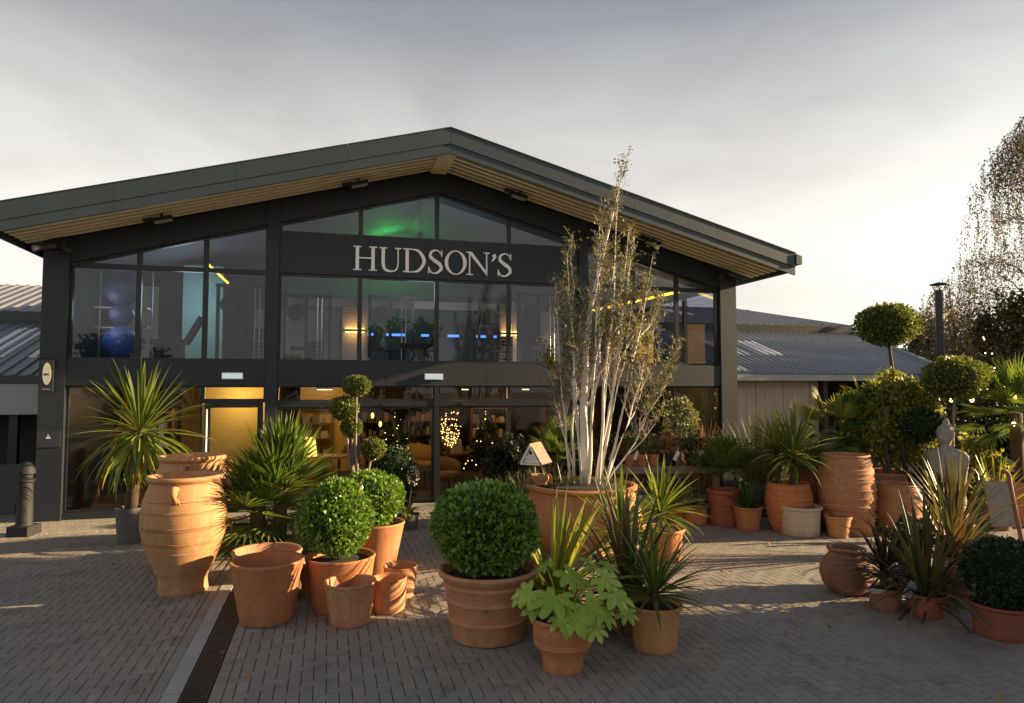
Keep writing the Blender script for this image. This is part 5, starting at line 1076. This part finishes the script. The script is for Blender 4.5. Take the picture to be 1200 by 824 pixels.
# round headed standards
P = Pot('topiary_standard', 'tall round headed standard standing high above the shrubs', 'topiary', 1066, 612, 34, 575, 42, 'smooth', 'terra', group='round topiary standards'); standard(P, 381, 32, 24, 3800, 'topiary', .06, 1041, 'bark', .035, 31)
P = Pot('topiary_standard', 'wide domed standard on a straight stem below the flue pipe', 'topiary', 1114, 618, 30, 585, 38, 'smooth', 'terra_dark', group='round topiary standards'); standard(P, 443, 33, 25, 4200, 'topiary', .05, 1120, 'oldwood', .03, 32)
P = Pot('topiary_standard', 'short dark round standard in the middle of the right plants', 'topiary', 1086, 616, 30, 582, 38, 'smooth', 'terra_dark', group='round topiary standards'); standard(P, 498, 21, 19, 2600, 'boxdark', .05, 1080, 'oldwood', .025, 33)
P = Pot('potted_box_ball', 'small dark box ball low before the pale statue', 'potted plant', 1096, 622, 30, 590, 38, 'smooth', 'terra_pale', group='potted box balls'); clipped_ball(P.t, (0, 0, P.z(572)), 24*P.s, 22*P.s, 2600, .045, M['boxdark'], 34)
Pot('terracotta_pot', 'pale banded terracotta pot behind the large phormium', 'pot', 1052, 626, 36, 566, 48, 'ribbed', 'terra_pale', False)
# pale stone statue: head, shoulders and draped body as one surface
st = thing('garden_statue', 'pale stone statue with topknot and bare shoulder among the phormium leaves', 'statue', (at_depth(1112, 600, 11.7).x, 11.7, 0), R(-62))
rows = [(0, .30, .28, 0), (.35, .30, .27, 0), (.36, .26, .22, 0), (.8, .27, .21, 0), (1.0, .30, .22, .0), (1.15, .34, .21, 0), (1.26, .35, .19, .0), (1.33, .30, .16, .0), (1.37, .18, .12, -.01), (1.40, .085, .09, -.02), (1.46, .075, .085, -.025), (1.49, .09, .11, -.04), (1.54, .115, .135, -.035), (1.60, .125, .145, -.03), (1.66, .125, .145, -.025), (1.72, .115, .135, -.02), (1.76, .09, .11, -.01), (1.785, .06, .07, 0), (1.81, .055, .06, 0), (1.85, .045, .05, 0), (1.885, .02, .02, 0), (1.89, .001, .001, 0)]
V = []; F = []; sg_ = 40
rr_ = []
for i in range(len(rows)-1):
    for k in range(3): rr_.append(tuple(a+(b-a)*k/3 for a, b in zip(rows[i], rows[i+1])))
rr_.append(rows[-1])
for z, rx, ry, cy in rr_:
    for k in range(sg_):
        a = 2*math.pi*k/sg_; x, y = rx*math.cos(a), ry*math.sin(a)+cy; d = 0
        fr = math.exp(-((a-1.5*math.pi)/.16)**2)
        if 1.5 < z < 1.72: d -= fr*.035*math.exp(-((z-1.575)/.03)**2)+math.exp(-((a-1.5*math.pi)/.3)**2)*.012*math.exp(-((z-1.53)/.012)**2); d += .018*(math.exp(-((a-1.5*math.pi-.42)/.16)**2)+math.exp(-((a-1.5*math.pi+.42)/.16)**2))*math.exp(-((z-1.605)/.018)**2)
        if 1.5 < z < 1.66: x *= 1+.16*(math.exp(-((math.cos(a)-1)/.02)**2)+math.exp(-((math.cos(a)+1)/.02)**2))*math.exp(-((z-1.57)/.05)**2)
        if .4 < z < 1.3: f = 1+.035*math.sin(9*a+z*7); x *= f; y *= f
        V.append((x, y+d, z))
for i in range(len(rr_)-1):
    for k in range(sg_): F.append((i*sg_+k, i*sg_+(k+1) % sg_, (i+1)*sg_+(k+1) % sg_, (i+1)*sg_+k))
MB().add(V, F).build('body', M['stone'], st, True)
# grey garden chair with an arched slatted back
p = at_depth(1180, 600, 12.2); ch = thing('garden_chair', 'weathered grey garden chair with arched slatted back at the right edge', 'chair', (p.x, 12.2, 0), R(-8))
for s in (-.3, .3): MB().box(s-.03, s+.03, .18, .24, 0, .95).build('rear_leg', M['greypanel'], ch); MB().box(s-.03, s+.03, -.3, -.24, 0, .62).build('front_leg', M['greypanel'], ch); MB().box(s-.04, s+.04, -.32, .18, .62, .655).build('armrest', M['greypanel'], ch)
for k in range(5): MB().box(-.3, .3, -.29+k*.094, -.21+k*.094, .42, .445).build('seat_slat', M['greypanel'], ch)
for k in range(5): MB().box(-.27, .27, .19, .225, .52+k*.095, .565+k*.095).build('back_slat', M['greypanel'], ch)
MB().tube([(.3*math.cos(a), .21, .93+.2*math.sin(a)) for a in [math.pi*i/10 for i in range(11)]], .038, 8).build('top_rail', M['greypanel'], ch, True)
# leaning pale board with dark curved frame
p = ground(1188, 638); fb = thing('leaning_board', 'pale weathered board leaning on a dark red and green curved frame at the right edge', 'board', (p.x, p.y+.3, 0), R(-14))
for s in (-.22, .24):
    MB().tube([(s, -.15, 0), (s, .12, .75), (s-.01, .18, 1.0), (s-.06, .14, 1.07), (s-.14, .08, 1.06)], .032, 8).build('frame_rail', M['terra_dark'] if s > 0 else plain('dark_green_paint', (.02, .05, .035), .5), fb, True)
o = MB().box(-.18, .24, -.012, .012, 0, .72).build('board_panel', M['stone'], fb); o.location = (.05, -.06, .22); o.rotation_euler = (-.34, 0, .05)
MB().box(-.3, .3, .0, .04, .25, .31).build('crossbar', M['dark'], fb)
# front right group in shade
P = Pot('terracotta_jar', 'round bellied terracotta jar at the left of the shaded right group', 'jar', 993, 699, 34, 641, 41, 'globe', 'terra_dark', False, seg=48)
P = Pot('potted_cordyline', 'dark purple cordyline with white tag in a small terracotta pot', 'potted plant', 1037, 718, 30, 687, 38, 'plain', 'terra_dark', group='potted cordylines')
strap_plant(P, 80, .62, .032, 'purple', 86, -8, (.1, .8), z=P.z(668), trunk_h=1, spread=.03)
o = MB().box(-.09, .09, -.003, .003, -.045, .045).build('plant_tag', M['white'], P.t); o.location = (-.17, -.16, P.top+.02); o.rotation_euler = (.9, .2, .3)
P = Pot('potted_phormium', 'large bronze phormium in a red pot at the front of the right group', 'potted plant', 1086, 726, 36, 694, 44, 'plain', 'terra_red', group='potted phormiums')
strap_plant(P, 62, 1.30, .055, 'olivebronze', 90, 28, (.1, 1.3), spread=.10); spiky(P.t, (0, 0, P.top), 30, .95, .04, 60, 5, (.8, 2.0), M['bronze'], True)
o = MB().box(-.07, .07, -.003, .003, -.09, .09).build('plant_tag', M['greypanel'], P.t); o.location = (-.22, -.1, P.top+.08); o.rotation_euler = (.3, .5, .4)
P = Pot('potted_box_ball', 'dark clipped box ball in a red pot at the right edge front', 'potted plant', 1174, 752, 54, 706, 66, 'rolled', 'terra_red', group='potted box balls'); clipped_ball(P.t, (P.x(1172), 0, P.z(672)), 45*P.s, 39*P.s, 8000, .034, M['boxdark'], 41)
Pot('terracotta_bowl', 'brown glazed wide bowl pot behind the dark box ball', 'pot', 1136, 690, 34, 626, 60, 'bowl', 'terra_dark', False)
Pot('terracotta_pot', 'dark brown terracotta pot in shadow between phormium and box ball', 'pot', 1118, 712, 36, 668, 46, 'smooth', 'terra_dark', False)
P = Pot('potted_iris', 'yellowing sword leaved plant before the grey garden chair', 'potted plant', 1168, 622, 28, 590, 36, 'smooth', 'terra_dark'); strap_plant(P, 40, 1.15, .045, 'cordyellow', 88, 45, (.1, 1.1), spread=.1)
P = Pot('potted_iris', 'olive sword leaved plant behind the large bronze phormium', 'potted plant', 1118, 690, 30, 650, 38, 'smooth', 'terra_dark'); strap_plant(P, 46, 1.15, .05, 'olivebronze', 88, 40, (.1, 1.0), spread=.1)
Pot('terracotta_trough', 'orange terracotta pot below the grey garden chair at the right edge', 'pot', 1188, 618, 40, 562, 52, 'smooth', 'terra', False)
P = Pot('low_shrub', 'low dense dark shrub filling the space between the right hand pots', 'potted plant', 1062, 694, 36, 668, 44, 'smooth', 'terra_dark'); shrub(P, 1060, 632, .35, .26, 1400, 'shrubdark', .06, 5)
# warm festoon bulbs under the low roof
for i, (px, py, Yd) in enumerate(((1066, 463, 15), (1061, 470, 14.6), (1091, 468, 13.6), (1115, 469, 13.4), (1139, 469, 13.2), (1189, 466, 12.2), (1188, 497, 12.2))):
    q = at_depth(px, py, Yd); t = thing('festoon_bulb', 'warm glowing festoon bulb hanging above the right shrubs, %s from the left' % ['second', 'first', 'third', 'fourth', 'fifth', 'last upper', 'last lower'][i], 'bulb', q, 0, 'festoon bulbs above the shrubs')
    MB().ball((0, 0, 0), .035, .04, 8, 6).build('bulb', M['fairy'], t, True); MB().tube([(0, 0, .03), (0, 0, .10)], .018, 6).build('socket', M['black_plastic'], t)
fe = MB().tube([at_depth(1050, 458, 15.2), at_depth(1066, 461, 15), at_depth(1091, 465, 13.6), at_depth(1115, 466, 13.4), at_depth(1139, 466, 13.2), at_depth(1189, 462, 12.2), at_depth(1230, 455, 11.6)], .008, 5).build('festoon_cable', M['black_plastic'], None); tag(fe, 'thin black festoon cable strung above the right shrubs', 'cable')
# ================================================================== TREES
def branchy(t, h, cr, zc, nb, mat, rad, full=False):
    MB().tube([(0, 0, 0), (.1, 0, h*.4), (-.05, .05, h*.75), (0, 0, h*.95)], [rad, rad*.75, rad*.4, rad*.1], 9).build('trunk', mat, t, True)
    mb = MB(); ends = []
    for i in range(nb):
        z = random.uniform(.12 if full else .25, .93 if full else .9)*h; a = i*2.4; f = math.sin(math.pi*min(.95, max(.15, (z/h-.1)/.95)))**.6 if not full else (.62+.5*math.sin(math.pi*z/h)*.8)*(1-.55*max(0, z/h-.6)/.4); e = Vector((math.cos(a)*cr*f*random.uniform(.5, 1), math.sin(a)*cr*f*random.uniform(.5, 1), z+random.uniform(.08, .2)*h*(.5 if full else 1))); s = Vector((0, 0, z)); mb.tube([s, s.lerp(e, .5)+Vector((0, 0, .04*h)), e], [rad*.3, rad*.16, rad*.05], 5); ends.append((s, e))
    tag(mb.build('branches', mat, t), kind='stuff'); t_b = ends; return t_b
def weeping(name, label, x, y, k, nst, size, group, seed):
    rg = random.Random(seed); t = thing(name, label, 'tree', (x, y, 0), 0, group); prof = [(1.6, 2.6), (3.0, 3.7), (5.8, 3.7), (7.0, 2.9), (8.7, 2.55), (10.2, 2.05), (11.4, 1.2), (12.3, .25)]
    def rad(z): return float(np.interp(z, [a for a, b in prof], [b for a, b in prof]))
    tr = [(0, 0, 0), (.12, 0, 3.2), (-.1, .1, 6.5), (.1, 0, 9.3), (0, 0, 12.2)]
    MB().tube([Vector(p)*k for p in tr], [.2*k, .16*k, .11*k, .06*k, .015*k], 9).build('trunk', M['bark'], t, True)
    br = MB(); tw = MB(); P_, D_ = [], []
    limbs = []
    for i in range(30):
        z0 = rg.uniform(2.2, 10.5); a = i*2.4+rg.uniform(-.4, .4); z1 = min(12.0, z0+rg.uniform(.8, 2.2)); r1 = rad(z1)*rg.uniform(.7, .95)
        s = Vector((0, 0, z0)); e = Vector((math.cos(a)*r1, math.sin(a)*r1, z1)); m = s.lerp(e, .5)+Vector((0, 0, .35)); f = (1-z0/14)
        br.tube([s*k, m*k, e*k], [.055*f*k, .032*f*k, .010*k], 5); limbs.append((s, m, e))
    for i in range(nst):
        s, m, e = rg.choice(limbs); q = rg.uniform(.25, 1); b0 = s.lerp(m, q*2) if q < .5 else m.lerp(e, q*2-1)
        z = min(12.2, max(2.0, b0.z+rg.gauss(.1, .5))); a = math.atan2(b0.y, b0.x)+rg.gauss(0, .55); r = rad(z)*(.25+.75*rg.random()**.55); h = Vector((math.cos(a)*r, math.sin(a)*r, z))
        tw.tube([b0*k, (b0.lerp(h, .6)+Vector((0, 0, .15)))*k, h*k], [.010*k, .007*k, .004*k], 3, False)
        for _ in range(5): P_.append((b0.lerp(h, rg.uniform(.3, 1))+Vector((rg.gauss(0, .06), rg.gauss(0, .06), rg.gauss(.06, .07))))*k); D_.append((rg.gauss(0, 1), rg.gauss(0, 1), -.4))
        l = rg.uniform(.5, 1.7); sw = Vector((rg.gauss(0, .10), rg.gauss(0, .10), 0))
        tw.tube([h*k, (h+sw*.5*l+Vector((0, 0, -.5*l)))*k, (h+sw*l+Vector((0, 0, -l)))*k], [.004*k, .003*k, .002*k], 3, False)
        n = int(15*l)+4
        for c in range(n): q = c/n; P_.append((h+sw*l*q+Vector((rg.gauss(0, .045), rg.gauss(0, .045), -l*q)))*k); D_.append((rg.gauss(0, .6), rg.gauss(0, .6), -1))
    V, F = leaves_at(np.array([tuple(v) for v in P_]), np.array(D_), size); tag(link('crown', mesh_np('crown', V, F, M['weeping']), t), kind='stuff')
    tag(br.build('branches', M['bark'], t), kind='stuff'); tag(tw.build('hanging_twigs', M['twig'], t), kind='stuff')
weeping('weeping_birch', 'tall weeping birch with hanging strands at the right edge against the sky', 18.6, 23.5, 1.0, 1050, .085, 'birch trees on the right', 4)
weeping('weeping_birch', 'lower pale weeping birch behind the flue pipe', 19.0, 29.5, .60, 330, .09, 'birch trees on the right', 9)
def broad(name, label, x, y, h, cr, n, size, mat, group=None, zlo=.15, clumps=40):
    t = thing(name, label, 'tree', (x, y, 0), 0, group); ends = branchy(t, h, cr, 0, 14, M['bark'], h*.02); c = np.array((0, 0, h*(.5+zlo/2))); 
    V, F = volume_leaves(c, (cr, cr, h*(.5-zlo/2)), n, size, .2, clumps=clumps, seed=abs(int(x*13+y*7))); tag(link('crown', mesh_np('crown', V, F, M[mat]), t), kind='stuff'); return t
for x, y, h, cr, lab in ((20.0, 33.5, 6.0, 3.0, 'dark brown green tree behind the low roof, nearest the flue pipe'), (24.0, 32.5, 7.0, 3.4, 'dark brown green tree between the flue pipe and the weeping birch'), (23.5, 26.5, 7.2, 3.0, 'dark tree at the right edge below the tall weeping birch'), (17.0, 38.5, 5.6, 3.2, 'low distant tree at the right end of the grey metal roof')):
    broad('background_tree', lab, x, y, h, cr, 15000, .20, 'wood_far', 'dark trees behind the low roof', .02, 55)
lt = broad('lit_tree', 'dark tree strung with tiny fairy lights at the right edge', 16.6, 21.0, 5.4, 2.5, 14000, .15, 'wood_far', None, .05, 50)
mb = MB()
for i in range(90): q = unit(1)[0]; mb.ball((q[0]*2.4, -abs(q[1])*2.4, 2.9+q[2]*2.2), .022, None, 5, 4)
tag(mb.build('fairy_lights', emit('tiny_light', (1, .75, .5), 5), lt), kind='stuff')
hd = thing('hedge', 'dark bushy hedge behind the plants at the right edge', 'hedge', (11.9, 15.9, 0))
V, F = volume_leaves((0, 0, 1.3), (3.0, 1.1, 1.5), 14000, .12, .1, clumps=60, seed=5); tag(link('foliage', mesh_np('foliage', V, F, M['shrubdark']), hd), kind='stuff')
for i in range(9): MB().tube([(-2.6+i*.65, 0, 0), (-2.5+i*.65, .1, 1.2), (-2.7+i*.65, 0, 2.0)], [.05, .035, .02], 6).build('stem', M['bark'], hd)
# unseen barn added to shade the forecourt; trees behind the viewer show in glass
bn = thing('shade_barn', 'unseen brown boarded barn added beyond the right edge to shade the front paving', 'barn', (14.5, 9.0, 0), R(6))
for i in range(48): MB().box(i*.25, i*.25+.245, -.03-.004*(i % 2), 0, 0, 6.2).build('wall_board', M['brownboards'], bn)
for i in range(60): MB().box(-.03-.004*(i % 2), 0, -.25-i*.25, -.005-i*.25, 0, 6.2).build('wall_board', M['brownboards'], bn)
MB().box(.01, 12, -15, -.045, 0, 6.18).build('wall', M['brownboards'], bn)
MB().prism([(-.5, 6.12), (12.5, 6.12), (12.5, 6.3), (6, 7.6), (-.5, 6.3)], -15.3, .1).build('roof', M['metalroof'], bn)
for x, y, h, cr in ((-14, -17, 5.0, 2.6), (-7.2, -15, 5.6, 2.4), (2, -21, 4.6, 2.8), (6.2, -8.3, 7.0, 2.0)):
    broad('car_park_tree', ['small tree across the yard reflected in the far left windows', 'small tree across the yard behind the left urns', 'small tree far behind the viewer', 'leafy tree behind the viewer reflected in the upper centre windows'][int((x > -10)+(x > 0)+(x > 5))], x, y, h, cr, 5000, .26, 'shrubdark', 'trees across the yard', .1, 30)

# wind blown leaves on the paving
Pn, Dn = [], []
for i in range(260):
    q = ground(random.uniform(-60, 1260), random.choice([random.uniform(600, 830), random.uniform(640, 740)]), .012); Pn.append((q.x, q.y, .012)); Dn.append((random.gauss(0, 1), random.gauss(0, 1), random.uniform(-.1, .25)))
V, F = leaves_at(np.array(Pn), np.array(Dn), .045, .5); V[:, 2] = np.maximum(V[:, 2], .003); fo = link('fallen_leaves', mesh_np('fallen_leaves', V, F, M['drygrass'])); tag(fo, 'small dry leaves blown over the block paving', 'leaves', None, 'stuff')
